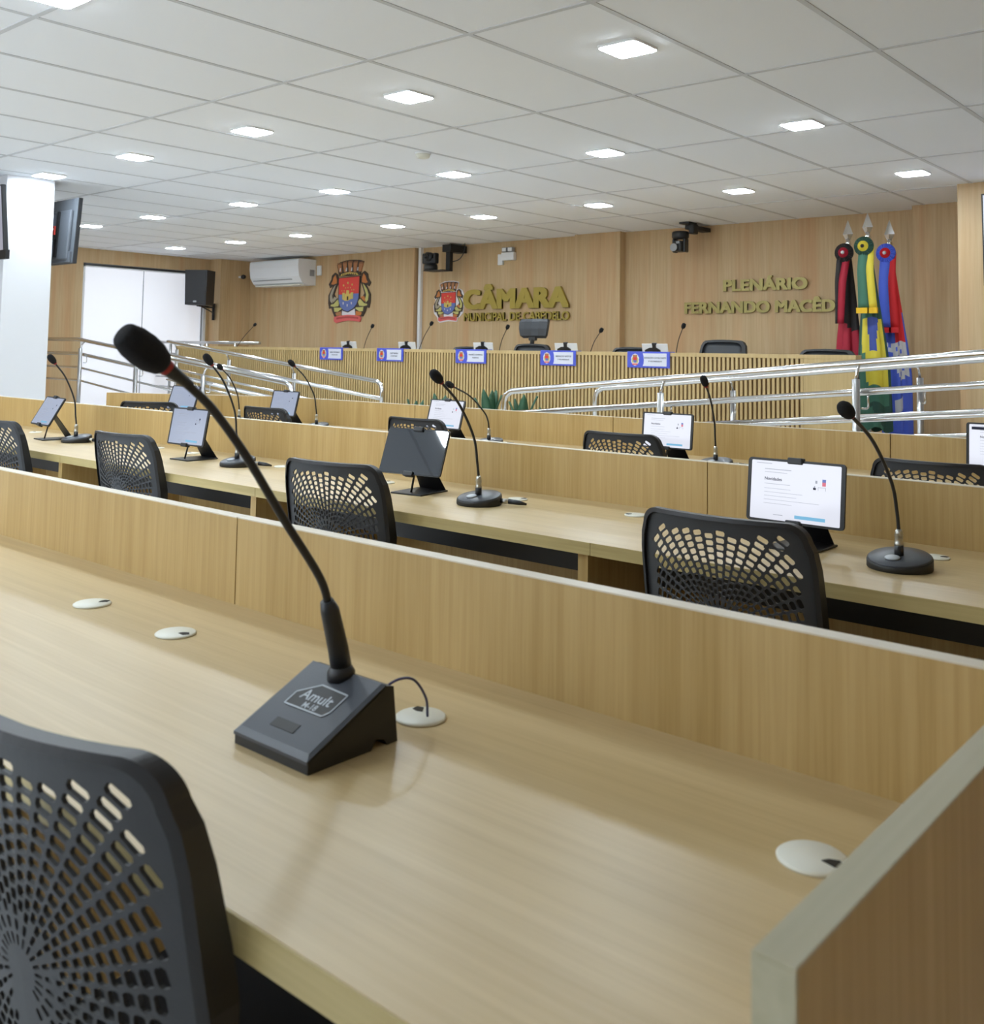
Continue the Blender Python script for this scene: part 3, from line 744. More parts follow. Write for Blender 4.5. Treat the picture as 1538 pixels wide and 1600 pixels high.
# name plates hung over the ledge
def emblem(parent, ox, oz, oy, sc, detail=True, backing=False):
    """municipal arms: local x right, z up from the ribbon's foot, layered toward -y"""
    K = 0.00109; Z = 0.000716
    def P(pts): return [(ox+(u-650)*K*sc, oz+(1412-v)*Z*sc) for u, v in pts]
    dy = 0.02*sc
    def part(name, items, label=None):
        b = MB(items[0][0])
        for key, lay, pts in items: b.use(key); b.prism(P(pts), oy, oy-dy*(0.6+0.12*lay))
        return b.build(name, parent, label)
    def grow(pts, k):
        cx = sum(p[0] for p in pts)/len(pts); cy = sum(p[1] for p in pts)/len(pts)
        return [(cx+(x-cx)*k, cy+(y-cy)*k) for x, y in pts]
    crown_o = [(440, 450), (405, 280), (470, 228), (560, 205), (650, 195), (760, 200), (850, 212), (912, 240), (880, 350), (850, 500), (460, 510)]
    if backing:
        outline_ = [(440, 520), (400, 270), (520, 205), (650, 190), (790, 195), (915, 235), (868, 460), (920, 425), (1010, 480), (1060, 640), (1010, 720), (1060, 900), (1030, 1150), (960, 1240), (890, 1300), (880, 1400), (640, 1385), (420, 1425), (370, 1380), (350, 1270), (260, 1150), (240, 940), (300, 740), (255, 690), (340, 470), (420, 450)]
        part('backing', [('e_white', -1, grow(outline_, 1.03))], 'white backing outline')
    it = [('e_dark', 0, crown_o)]
    for q in range(5):
        u0 = 425+q*98; u1 = u0+78; s0 = -14+7*q*1.0
        top = 262-46*math.sin(PI*(q+0.5)/5)
        it.append(('e_brown', 1, [(u0+18+(2-q)*7, 430), (u0+s0*0.6, top+35), (u0+s0*0.6+2, top), (u1+s0*0.6, top-4), (u1+s0*0.6, top+30), (u1-14+(2-q)*7, 430)]))
        if detail:
            for r_ in range(3): it.append(('e_dark', 2, [(u0+8+r_*26+s0*0.6, top-2), (u0+16+r_*26+s0*0.6, top-2), (u0+16+r_*26+s0*0.6, top+30), (u0+8+r_*26+s0*0.6, top+32)]))
    for u in (475, 592, 692, 806): it.append(('e_white', 3, [(u-11, 410), (u, 345), (u+11, 345), (u+9, 410)]))
    it.append(('e_yellow', 2, [(480, 505), (500, 460), (640, 432), (790, 452), (825, 500), (640, 470)]))
    if detail:
        for q in range(7): it.append(('e_dark', 3, [(520+q*40, 488-8*math.sin(PI*q/6)), (540+q*40, 484-8*math.sin(PI*q/6)), (540+q*40, 464-8*math.sin(PI*q/6)), (520+q*40, 468-8*math.sin(PI*q/6))]))
    part('crown', it, 'copper mural crown')
    lower = [(460, 860), (835, 845), (832, 930), (800, 1050), (740, 1130), (640, 1192), (560, 1165), (490, 1090), (462, 980)]
    full = [(440, 530), (855, 510), (848, 940), (812, 1062), (745, 1150), (640, 1210), (548, 1180), (475, 1100), (448, 985)]
    it = [('e_dark', 1, full), ('e_red', 2, [(455, 545), (842, 525), (836, 850), (460, 865)]), ('e_blue', 2, lower)]
    for (u, v, r_) in ((632, 640, 17), (550, 685, 15), (712, 675, 15), (520, 790, 9), (565, 790, 9), (706, 778, 9), (745, 775, 9), (590, 735, 8), (635, 730, 8), (682, 732, 8)):
        it.append(('e_yellow', 3, [(u, v-r_*1.6), (u+r_, v), (u, v+r_*1.6), (u-r_, v)]))
    it += [('e_yellow', 3, [(530, 950), (530, 825), (575, 825), (580, 850), (600, 850), (605, 780), (655, 780), (660, 850), (685, 850), (690, 825), (735, 822), (735, 945), (690, 955), (640, 985), (580, 985)]),
           ('e_olive', 4, [(538, 930), (540, 845), (570, 845), (570, 930)]), ('e_olive', 4, [(695, 930), (698, 842), (728, 842), (728, 925)]), ('e_dark', 5, [(622, 970), (622, 900), (645, 900), (645, 970)])]
    for u, v in ((550, 1030), (628, 1070), (706, 1030)): it.append(('e_white', 3, [(u-6, v+28), (u-10, v-20), (u+10, v-20), (u+6, v+28)]))
    part('shield', it, 'shield, red above and blue below, with a small fort')
    for sd in (-1, 1):
        def X(pts): return [(650+sd*(u-650), v) for u, v in pts]
        dark = X([(870, 470), (930, 425), (990, 480), (1000, 560), (1050, 650), (1020, 720), (960, 680), (1000, 760), (1050, 870), (1050, 1020), (1030, 1130), (985, 1120), (960, 1200), (920, 1290), (780, 1290), (770, 1140), (830, 950), (900, 925), (940, 850), (900, 720), (865, 640)])
        it = [('e_dark', 0, dark), ('e_orange', 1, X([(890, 560), (915, 470), (955, 520), (970, 590), (1000, 645), (960, 660), (890, 640)])),
              ('e_grey' if sd < 0 else 'e_olive', 1, X([(905, 660), (940, 700), (985, 770), (1020, 880), (1010, 980), (970, 1030), (955, 960), (975, 880), (940, 770)])),
              ('e_olive', 1, X([(825, 1010), (860, 950), (940, 1040), (990, 1050), (1000, 1080), (930, 1095), (850, 1085)])),
              ('e_olive', 2, X([(785, 1115), (930, 1110), (920, 1190), (860, 1195), (780, 1140)])),
              ('e_orange' if sd > 0 else 'e_brown', 1, X([(790, 1180), (900, 1215), (880, 1270), (785, 1270)])),
              ('e_orange' if sd > 0 else 'e_grey', 1, X([(870, 920), (935, 900), (960, 960), (950, 1010), (900, 960)]))]
        part('supporter', it, 'olive and orange sea creature holding the shield')
    part('base_cloth', [('e_white', 0, [(470, 1260), (500, 1150), (760, 1140), (780, 1260)])], 'white field under the shield')
    rib = [(375, 1290), (520, 1265), (640, 1252), (760, 1262), (875, 1285), (885, 1330), (868, 1392), (740, 1372), (640, 1362), (520, 1385), (420, 1412), (375, 1380)]
    r_ = part('ribbon', [('e_rib', 2, rib)], 'red ribbon')
    if detail:
        part('ribbon_lettering', [('e_ribtxt', 3, [(430+q*26, 1342-22*math.sin(PI*q/16)), (446+q*26, 1340-22*math.sin(PI*q/16)), (446+q*26, 1304-22*math.sin(PI*q/16)), (430+q*26, 1306-22*math.sin(PI*q/16))]) for q in range(16)], 'row of darker red characters')
GP = 'blue name plates along the presiding table'
plates = [(-8.35, -7.98, 'JAIRO PELEGRINO', '2\u00ba SECRET\u00c1RIO', 'blue and white name plate furthest left on the presiding table'),
          (-7.46, -7.08, 'JOS\u00c9 PEREIRA', '1\u00ba SECRET\u00c1RIO', 'blue and white name plate second from the left'),
          (-6.38, -6.00, 'ANDR\u00c9 COUTINHO', 'PRESIDENTE', 'blue and white name plate in the middle, left of the headrest chair'),
          (-5.375, -4.995, 'REINALDO BASTOS', '1\u00ba VICE-PRESIDENTE', 'blue and white name plate second from the right'),
          (-4.48, -4.085, 'EDVALDO CAVALCANTI', '2\u00ba VICE-PRESIDENTE', 'blue and white name plate furthest right on the presiding table')]
for xa, xb, l1, l2, lab in plates:
    w = xb-xa; hh = 0.124
    t = thing('name_plate', lab, 'name plate', (xa, TY-0.004, TZ1), 0, GP)
    b = MB('blue_plate'); b.box(0, w, -0.006, 0.0, -hh, 0.006, 0.003).box(0, w, -0.004, 0.075, 0.001, 0.006); b.build('plate', t)
    b = MB('plate_white'); b.prism([(0.375*w, -hh+0.014), (0.93*w, -hh+0.014), (0.93*w, -0.008), (0.375*w, -0.008), (0.395*w, -0.035), (0.40*w, -0.062), (0.395*w, -0.09)], -0.006, -0.0075); b.build('paper', t, 'white paper insert')
    for txt, sz, zc in ((l1, 0.019, -0.050), (l2, 0.014, -0.076)):
        me = text_mesh(txt, sz, 0.0004, sz*0.012); x0, x1, y0, y1 = bounds(me)
        k = min(1.0, 0.50*w/(x1-x0))
        stand_text(me, k, 1.0, 0.665*w-k*(x0+x1)/2, zc, -0.008, 'ink_dark'); o = bpy.data.objects.new('lettering', me); C.objects.link(o); o.parent = t
    em = MB('e_white')
    cx, cz = 0.19*w, -0.060
    r = 0.046
    em.prism([(cx+r*(0.80+0.08*(k % 2))*math.cos(k*PI/10), cz+r*(1.02+0.06*(k % 2))*math.sin(k*PI/10)) for k in range(20)], -0.006, -0.0070)
    em.use('e_brown').prism([(cx-0.018, cz+0.018), (cx-0.023, cz+0.038), (cx+0.023, cz+0.038), (cx+0.018, cz+0.018)], -0.006, -0.0076)
    em.use('e_olive').prism([(cx-0.027, cz-0.025), (cx-0.032, cz+0.005), (cx-0.024, cz+0.02), (cx+0.024, cz+0.02), (cx+0.032, cz+0.005), (cx+0.027, cz-0.025)], -0.006, -0.0074)
    em.use('e_red').prism([(cx-0.019, cz-0.004), (cx-0.019, cz+0.02), (cx+0.019, cz+0.02), (cx+0.019, cz-0.004)], -0.006, -0.0080)
    em.use('e_blue').prism([(cx-0.019, cz-0.004), (cx+0.019, cz-0.004), (cx+0.013, cz-0.020), (cx, cz-0.026), (cx-0.013, cz-0.020)], -0.006, -0.0080)
    em.use('e_rib').prism([(cx-0.026, cz-0.030), (cx+0.026, cz-0.030), (cx+0.024, cz-0.042), (cx-0.024, cz-0.042)], -0.006, -0.0080)
    em.build('crest', t, 'small printed coat of arms')
# tablets on the presiding table, seen from behind
GT = 'tablets on the presiding table'
for xm, nm in ((-8.23, 'leftmost of the five'), (-7.335, 'second from the left'), (-6.30, 'beside the middle chair with headrest'), (-5.32, 'second from the right'), (-4.405, 'rightmost of the five')):
    t = thing('tablet_stand', 'white-backed tablet on the presiding table, %s' % nm, 'tablet', (xm, 7.20, 1.16), PI, GT)
    T = Matrix.Translation((0, 0.0, 0.085)) @ Matrix.Rotation(-0.2, 4, 'X')
    b = MB('white_plastic'); b.box(-0.123, 0.123, 0, 0.008, -0.076, 0.062, 0.003, T); b.build('tablet_body', t, 'white back of the tablet')
    b = MB('black'); b.box(-0.02, 0.02, -0.006, 0.016, 0.052, 0.070, 0.003, T).box(-0.014, 0.014, 0.008, 0.02, -0.076, 0.06, 0, T); b.build('clamp', t)
    b = MB('black'); b.prism([(-0.06, -0.076), (0.09, -0.076), (0.09, 0.012), (0.045, 0.030), (-0.02, 0.030), (-0.055, 0.010)], 0.02, 0.009)
    me = b.mesh('back_plate')
    for v in me.vertices: v.co = T @ v.co
    o = bpy.data.objects.new('back_plate', me); C.objects.link(o); o.parent = t
    b = MB('black_steel'); b.box(-0.06, 0.06, -0.06, 0.08, 0.0, 0.005); b.build('base_plate', t)
# slim microphones on the presiding table
GM = 'slim microphones on the presiding table'
slim = [(-10.328, -9.953, 1.485, 'leftmost, in front of the reddish wall'), (-8.016, -7.883, 1.453, 'under the large coat of arms'), (-7.189, -7.015, 1.475, 'beside the white conduit'),
        (-6.118, -6.019, 1.434, 'left of the headrest chair'), (-5.075, -4.962, 1.402, 'in front of the second pilaster'), (-4.214, -4.149, 1.433, 'right of the last name plate')]
for xb_, xh, zh, nm in slim:
    t = thing('table_microphone', 'slim gooseneck microphone on the presiding table, %s' % nm, 'microphone', (xb_, 7.2, 1.16), 0, GM)
    a = Vector((0, 0, 0.03)); e = Vector((xh-xb_, 0, zh-1.16)); m_ = a.lerp(e, 0.5)+Vector((-0.01, 0, 0.012))
    b = MB('black'); b.lathe([(0.05, 0), (0.05, 0.012), (0.035, 0.022), (0.008, 0.03), (0, 0.03)], 20); b.build('base', t)
    P = bez([a, m_, e], 14)
    b = MB('black_steel'); b.tube(P, 0.0035, 8); b.build('gooseneck', t)
    hd = (P[-1]-P[-3]).normalized(); rot = Matrix.Translation(e) @ hd.to_track_quat('Z', 'Y').to_matrix().to_4x4()
    b = MB('foam'); b.lathe([(0.006, -0.006), (0.016, 0.006), (0.019, 0.022), (0.015, 0.04), (0, 0.046)], 16, rot); b.build('foam_windscreen', t)
# chairs behind the presiding table
def dais_chair(x, y, top, w, label, head=False, rz=PI):
    t = thing('office_chair', label, 'chair', (x, y, 0.42), rz, 'black office chairs behind the presiding table')
    zt = top-0.42; zb = 0.52
    def pt(u, v, o=0.0): return Vector((u*(0.9+0.1*math.sin(PI*v))*w/2, -0.04*u*u-0.05*v*v+o, zb+(zt-zb)*v - 0.012*u*u*v))
    f = MB('black'); pl = []
    n = 10
    for k in range(n+1): pl.append((1, k/n*0.9))
    pl += [(0.93, 0.97), (0.82, 1.0), (0.4, 1.0), (0, 1.0), (-0.4, 1.0), (-0.82, 1.0), (-0.93, 0.97)]
    for k in range(n, -1, -1): pl.append((-1, k/n*0.9))
    pl += [(-0.5, 0), (0, 0), (0.5, 0)]
    rings = []
    for u, v in pl: 
        p = pt(u, v, 0.02); q = pt(u*0.86, 0.5+(v-0.5)*0.90, 0.02)
        rings.append([p, q, q+Vector((0, -0.035, 0)), p+Vector((0, -0.035, 0))])
    rings.append(rings[0]); f.ring_loft(rings, False, True, False); f.build('back_frame', t)
    m = MB('chair_shell')
    G_ = [[m.bm.verts.new(pt(-0.9+1.8*i/8, 0.04+0.92*j/8, 0.0)) for i in range(9)] for j in range(9)]
    for j in range(8):
        for i in range(8): m._f([G_[j][i], G_[j][i+1], G_[j+1][i+1], G_[j+1][i]], True)
    o = m.build('back_mesh', t, 'dark grey mesh of the backrest'); md = o.modifiers.new('s', 'SOLIDIFY'); md.thickness = 0.006
    MB('seat_fabric').box(-0.24, 0.24, 0.0, 0.46, 0.44, 0.51, 0.03).build('seat', t)
    MB('black').tube([(0, -0.02, zb+0.1), (0, -0.05, 0.45), (0, 0.15, 0.41)], 0.025, 10).build('back_support', t)
    MB('black').tube([(0, 0.2, 0.08), (0, 0.2, 0.44)], 0.025, 12).build('gas_lift', t)
    b = MB('black')
    for k in range(5):
        a = k*2*PI/5; b.tube([(0, 0.2, 0.10), (0.29*math.cos(a), 0.2+0.29*math.sin(a), 0.065)], [0.025, 0.016], 8)
        b.lathe([(0.03, -0.014), (0.03, 0.014)], 12, Matrix.Translation((0.29*math.cos(a), 0.2+0.29*math.sin(a), 0.031)) @ Matrix.Rotation(PI/2, 4, 'X'))
    b.build('star_base', t)
    if head:
        h = MB('chair_shell'); 
        rr = []
        for zz, ww, oo in ((0.075, 0.120, -0.02), (0.10, 0.150, 0.0), (0.17, 0.165, 0.0), (0.24, 0.168, -0.012), (0.268, 0.150, -0.03)):
            rr.append([(ww*a_, oo-0.03*a_*a_-0.07+c_, zt+zz-0.02) for a_, c_ in ((-1, 0.02), (-0.5, 0.02), (0, 0.02), (0.5, 0.02), (1, 0.02), (1, -0.02), (0.5, -0.02), (0, -0.02), (-0.5, -0.02), (-1, -0.02))])
        h.ring_loft(rr, True, True, False); h.build('headrest', t)
        MB('black').tube([(0, -0.06, zt-0.05), (0, -0.08, zt+0.05), (0, -0.085, zt+0.16)], 0.022, 10).box(-0.04, 0.04, -0.11, -0.06, zt+0.03, zt+0.08, 0.01).build('headrest_stem', t)
    return t
dais_chair(-7.02, 7.72, 1.27, 0.50, 'black office chair behind the middle name plate, only its top showing')
dais_chair(-6.20, 7.75, 1.305, 0.44, 'black office chair with a tilting headrest, at the middle of the presiding table', head=True, rz=PI+0.1)
dais_chair(-5.03, 7.75, 1.282, 0.46, 'black office chair behind the rightmost name plate, only its top showing')
dais_chair(-4.11, 7.75, 1.352, 0.45, 'black office chair with a grey mesh back right of the name plates')
dais_chair(-3.20, 7.75, 1.282, 0.48, 'black office chair at the right end of the presiding table by the flags')

# ================================================================= RAILINGS
SL = 0.0985
def railing(name, label, xs, z_of, y, posts, rails=(0.0, -0.155, -0.305, -0.445), loop_x=None, post_dy=0.0, feet=None):
    """rails follow z_of(x); xs is the list of x breakpoints from the foot of the ramp upward"""
    t = thing(name, label, 'railing', (xs[0], y, 0), 0, 'chrome railings of the ramps')
    rad = (0.021, 0.019, 0.012, 0.012)
    for k, dz in enumerate(rails):
        P = [Vector((x-xs[0], 0, z_of(x)+dz)) for x in xs]
        if k == 0:
            sgn = 1 if xs[1] > xs[0] else -1
            st = P[0]
            P = [st+Vector((0, 0, -0.30)), st+Vector((0, 0, -0.07)), st+Vector((0.02*sgn, 0, -0.022)), st+Vector((0.07*sgn, 0, SL*0.07))] + P[1:]
        if k > 1: P[0] = P[0]+Vector(((0.25 if xs[1] > xs[0] else -0.25), 0, 0.25*SL))
        MB('steel').tube(P, rad[k], 12).build('handrail' if k < 2 else 'lower_rail', t)
    for px in posts:
        zt = z_of(px); zf = max(0.0, zt-0.93)
        b = MB('satin_steel'); b.tube([(px-xs[0], post_dy, zf), (px-xs[0], post_dy, zt-0.085)], 0.021, 12); p = b.build('post', t)
        b = MB('steel'); b.tube([(px-xs[0], post_dy, zt-0.085), (px-xs[0], post_dy*0.5, zt-0.03), (px-xs[0], 0, zt-0.01)], 0.009, 8); b.build('rail_bracket', p)
        b = MB('steel'); b.tube(bez([(px-xs[0]+0.02, post_dy*0.5, zt-0.24), (px-xs[0]+0.045, 0, zt-0.235), (px-xs[0]+0.045, 0, zt-0.17)], 8), 0.006, 8); b.build('rail_bracket', p)
    return t
zr = lambda x: 0.939+(min(x, -0.6)+4.518)*SL
zl = lambda x: 0.915+(min(-x, 10.65)-6.911)*SL
railing('ramp_railing', 'chrome ramp railing rising to the right, nearer side', [-4.53, -0.6, 1.6], zr, 5.40, (-3.235, -2.03, -0.8, 0.5), post_dy=-0.05)
railing('ramp_railing', 'chrome ramp railing rising to the right, wall side', [-4.50, -0.6, 1.6], zr, 6.47, (-3.35, -2.07, -0.8, 0.5), post_dy=0.05)
railing('ramp_railing', 'chrome ramp railing rising to the left, nearer side', [-6.90, -10.65, -12.95], zl, 5.40, (-8.16, -9.36, -10.52, -11.75), post_dy=-0.05)
railing('ramp_railing', 'chrome ramp railing rising to the left, table side', [-6.92, -10.55, -10.62], zl, 6.47, (-8.30, -9.45, -10.50), post_dy=0.05)
t = thing('landing_railing', 'dark-looking level steel rail across the bright window', 'railing', (-13.0, 7.75, 0))
for zz, x1, r_ in ((1.285, 2.42, 0.02), (1.12, 1.9, 0.018), (0.97, 1.9, 0.012), (0.80, 1.9, 0.012), (0.66, 1.9, 0.012)):
    b = MB('satin_steel'); b.tube([(0.0, 0, zz), (x1, 0, zz)], r_, 12); b.build('handrail' if r_ > 0.015 else 'lower_rail', t)
for px in (0.35, 1.25, 1.9):
    b = MB('satin_steel'); b.tube([(px, 0, 0.42), (px, 0, 1.28)], 0.019, 12); b.build('post', t)

# ================================================================= PLANTS
t = thing('planter', 'low planter box at the foot of the presiding table', 'planter', (-6.0, 6.30, 0))
MB('white_plastic').box(-0.85, 1.25, 0, 0.02, 0, 0.5).box(-0.85, 1.25, 0.24, 0.26, 0, 0.5).box(-0.85, -0.83, 0.02, 0.24, 0, 0.5).box(1.23, 1.25, 0.02, 0.24, 0, 0.5).box(-0.83, 1.23, 0.02, 0.24, 0, 0.02).build('box', t)
MB('soil').box(-0.83, 1.23, 0.02, 0.24, 0.30, 0.47).build('soil', t)
def plant(x, y, h, n, label, seed):
    rd = random.Random(seed)
    t = thing('potted_plant', label, 'plant', (x, y, 0.47), 0, 'green leafy plants in the planter')
    for k in range(n):
        a = 2*PI*k/n+rd.uniform(-0.3, 0.3); ln = h*rd.uniform(0.75, 1.0); out = rd.uniform(0.25, 0.55)*(0.25 if k == 0 else 1)
        b = MB('leaf'); rings = []
        sd = Vector((-math.sin(a), math.cos(a), 0)); dr = Vector((math.cos(a), math.sin(a), 0))
        for q in range(11):
            v = q/10; wd = 0.052*math.sin(PI*min(1, 0.12+0.85*v))**0.7*(1 if v < 0.97 else 0.45)
            c = dr*(out*ln*v**1.4*0.62)+Vector((0, 0, ln*v*(1-0.12*v)))
            nr = (dr*0.8-Vector((0, 0, 0.5*out))).normalized()
            rings.append([c+sd*wd, c+nr*0.008, c-sd*wd, c-nr*0.010])
        b.ring_loft(rings, True, True, True); b.build('leaf', t)
plant(-5.55, 6.43, 0.50, 9, 'green plant with broad upright leaves between the two ramps', 1)
plant(-5.20, 6.43, 0.46, 6, 'smaller green plant right of the railing end', 2)
plant(-6.12, 6.43, 0.42, 6, 'green plant half hidden behind the glaring tablet', 3)
plant(-4.95, 6.43, 0.36, 5, 'low green plant at the right end of the planter', 4)
plant(-6.45, 6.43, 0.36, 5, 'green plant left of the glaring tablet', 5)

# ================================================================= THINGS ON THE WALLS
# large coat of arms
t = thing('coat_of_arms', 'large painted coat of arms on the back wall above the slim microphones', 'coat of arms', (-10.48, YB-0.002, 1.585))
emblem(t, 0, 0, 0, 1.0, True, False)
# municipal sign
def word_sign(parent, txt, x0, x1, z0, z1, key, yoff, off, depth):
    """letters as separate children, cap height z0..z1 fitted to x0..x1; off thickens the strokes"""
    fx0, fx1, _, _ = bounds(text_mesh(txt)); fx0 -= off; fx1 += off
    _, _, cy0, cy1 = bounds(text_mesh('H')); cy0 -= off*0.6; cy1 += off*0.6
    sx = (x1-x0)/(fx1-fx0); sz = (z1-z0)/(cy1-cy0)
    for i, ch in enumerate(txt):
        if ch == ' ': continue
        rx = bounds(text_mesh(txt[:i+1]))[1]
        src = text_mesh(ch, 1.0, depth/2); lx1 = bounds(src)[1]
        b = bmesh.new(); lay = 0
        for a in (-1, -0.33, 0.33, 1):
            for c in (-0.6, 0, 0.6):
                lay += 1; n0 = len(b.verts); b.from_mesh(src); b.verts.ensure_lookup_table()
                for v in b.verts[n0:]:
                    p = v.co; v.co = (x0+(rx-lx1+p.x+a*off-fx0)*sx, yoff-p.z-0.0004*lay, z0+(p.y+c*off-cy0)*sz)
        me = bpy.data.meshes.new('letter'); b.to_mesh(me); b.free(); me.materials.append(M[key])
        o = bpy.data.objects.new('letter', me); C.objects.link(o); o.parent = parent
t = thing('chamber_sign', 'gold raised lettering of the municipal chamber on the back wall', 'sign', (-7.5, YB-0.016, 1.58))
word_sign(t, 'C\u00c2MARA', -0.835, 0.785, 0.155, 0.395, 'gold', 0, 0.062, 0.03)
word_sign(t, 'MUNICIPAL DE CABEDELO', -0.82, 0.79, 0.012, 0.112, 'gold', 0, 0.026, 0.025)
t = thing('coat_of_arms', 'small coat of arms with white edge left of the gold lettering', 'coat of arms', (-8.60, YB-0.002, 1.59))
emblem(t, 0, 0, 0, 0.575, True, True)
t = thing('plenary_sign', 'gold raised name of the plenary hall left of the flags', 'sign', (-4.4, YB-0.014, 1.63))
word_sign(t, 'PLEN\u00c1RIO', -0.40, 0.485, 0.230, 0.345, 'gold_bright', 0, 0.055, 0.022)
word_sign(t, 'FERNANDO MAC\u00caDO', -0.84, 0.895, 0.012, 0.128, 'gold_bright', 0, 0.055, 0.022)
# air conditioner
t = thing('air_conditioner', 'white split air conditioner in the left corner under the ceiling', 'air conditioner', (-12.36, YB, 2.125))
b = MB('white_plastic'); pr = [(0, 0), (-0.16, 0.0), (-0.24, 0.035), (-0.30, 0.12), (-0.32, 0.26), (-0.315, 0.35), (-0.29, 0.368), (0, 0.368)]
Lv = [b.bm.verts.new((0, y, z)) for y, z in pr]; Rv = [b.bm.verts.new((1.14, y, z)) for y, z in pr]
b._f(Lv); b._f(Rv[::-1])
for i in range(len(pr)): j = (i+1) % len(pr); b._f([Lv[i], Lv[j], Rv[j], Rv[i]])
b.build('housing', t)
b = MB('grey_plastic'); b.box(0.06, 0.95, -0.292, -0.262, 0.075, 0.085).box(1.141, 1.143, -0.11, -0.03, 0.13, 0.22); b.build('air_slot', t, 'grey air outlet slot')
b = MB('offwhite'); b.box(0.05, 1.09, -0.245, -0.17, -0.004, 0.012); b.build('louver', t)
b = MB('lamp'); b.lathe([(0.010, 0), (0.010, 0.003), (0, 0.003)], 12, Matrix.Translation((0.84, -0.322, 0.245)) @ Matrix.Rotation(PI/2, 4, 'X')); b.mats = ['white_plastic']; b.build('display', t)
t = tag(MB('white_plastic').box(-11.17, -11.085, YB-0.03, YB, 2.265, 2.405, 0.006).build('junction_box'), 'small white box on the wall right of the air conditioner', 'junction box')
t = thing('dome_camera', 'tiny dark security camera left of the air conditioner', 'security camera', (-12.70, 8.95, 2.29))
b = MB('black'); b.lathe([(0.03, 0), (0.035, 0.02), (0.03, 0.05), (0, 0.06)], 16, Matrix.Rotation(PI/2, 4, 'Y')); b.build('housing', t)
b = MB('white_plastic'); b.box(-0.08, 0.0, -0.015, 0.015, -0.015, 0.015); b.build('mount', t)
# PTZ cameras
def ptz(x, y, label, hang):
    t = thing('pan_tilt_camera', label, 'video camera', (x, y, CEIL))
    if not hang:
        b = MB('black_steel'); b.box(0.20, 0.34, 0.05, YB-y, -0.11, -0.02, 0.004).box(0.235, 0.30, 0.08, 0.14, -0.34, -0.05, 0.003).box(-0.02, 0.30, -0.05, 0.14, -0.345, -0.335); b.build('wall_bracket', t)
        z0 = -0.335
        b = MB('black'); b.lathe([(0.085, 0), (0.088, 0.03), (0.08, 0.075), (0.06, 0.08), (0, 0.08)], 28, Matrix.Translation((0.06, 0.0, z0))); b.build('base', t)
        b = MB('black'); b.box(-0.03, 0.15, -0.04, 0.04, z0+0.08, z0+0.15, 0.015).box(-0.06, -0.02, -0.04, 0.04, z0+0.08, z0+0.215, 0.018).box(0.125, 0.165, -0.04, 0.04, z0+0.08, z0+0.215, 0.018); b.build('yoke', t)
        b = MB('black'); b.lathe([(0.055, -0.05), (0.06, 0.0), (0.058, 0.05), (0.0, 0.055)], 24, Matrix.Translation((0.052, -0.01, z0+0.165)) @ Matrix.Rotation(PI/2, 4, 'X')); b.build('camera_head', t)
        b = MB('black_gloss'); b.lathe([(0.034, 0), (0.034, 0.03), (0.026, 0.03), (0.02, 0.018), (0, 0.018)], 24, Matrix.Translation((0.052, -0.055, z0+0.165)) @ Matrix.Rotation(PI/2, 4, 'X')); b.build('lens', t)
        b = MB('black'); b.tube(bez([(0.24, 0.1, -0.24), (0.36, 0.18, -0.20), (0.43, 0.2, -0.10), (0.44, 0.2, 0.0)], 16), 0.006, 8); b.build('cable', t)
    else:
        b = MB('black_steel'); b.box(0.02, 0.13, -0.06, 0.10, -0.02, 0.0).box(0.05, 0.15, 0.0, YB-y, -0.07, -0.03, 0.004).box(0.10, 0.16, -0.02, 0.08, -0.12, -0.02, 0.012); b.build('wall_bracket', t)
        b = MB('black'); b.lathe([(0.075, -0.09), (0.085, -0.10), (0.085, -0.15), (0.07, -0.165), (0, -0.165)], 28); b.build('base', t)
        b = MB('black'); b.box(-0.075, -0.045, -0.04, 0.04, -0.30, -0.16, 0.012); b.build('yoke_arm', t); b = MB('black'); b.box(0.045, 0.075, -0.04, 0.04, -0.30, -0.16, 0.012); b.build('yoke_arm', t)
        b = MB('black'); b.box(-0.05, 0.05, -0.075, 0.06, -0.295, -0.185, 0.02); b.build('camera_head', t)
        b = MB('grey_plastic'); b.box(-0.005, 0.030, -0.0775, -0.075, -0.215, -0.192); b.build('sticker', t, 'pale square sticker')
        b = MB('black_gloss'); b.lathe([(0.034, 0), (0.034, 0.03), (0, 0.024)], 24, Matrix.Translation((-0.018, -0.075, -0.255)) @ Matrix.Rotation(PI/2, 4, 'X')); b.build('lens', t)
        b = MB('grey_plastic'); b.lathe([(0.034, 0.024), (0.040, 0.024), (0.040, 0.031), (0.034, 0.031)], 24, Matrix.Translation((-0.018, -0.075, -0.255)) @ Matrix.Rotation(PI/2, 4, 'X')); b.build('lens_ring', t, 'silver ring around the lens')
ptz(-8.65, 8.80, 'black video camera standing on a bracket beside the white conduit', False)
ptz(-5.10, 8.80, 'black video camera hanging from the ceiling above the plenary name', True)
# emergency light
t = thing('emergency_light', 'white twin-head emergency light above the gold lettering', 'emergency light', (-7.65, YB, 2.26))
b = MB('white_plastic'); b.box(-0.055, 0.135, -0.06, 0, 0.05, 0.145, 0.006).box(-0.13, -0.055, -0.035, 0, 0.0, 0.13, 0.005); b.build('housing', t)
for x in (-0.045, 0.045):
    b = MB('grey_plastic'); b.box(x, x+0.075, -0.065, -0.01, 0.15, 0.205, 0.006); p = b.build('lamp_head', t)
    MB('white_plastic').box(x+0.008, x+0.067, -0.067, -0.065, 0.157, 0.198).build('lens', p)
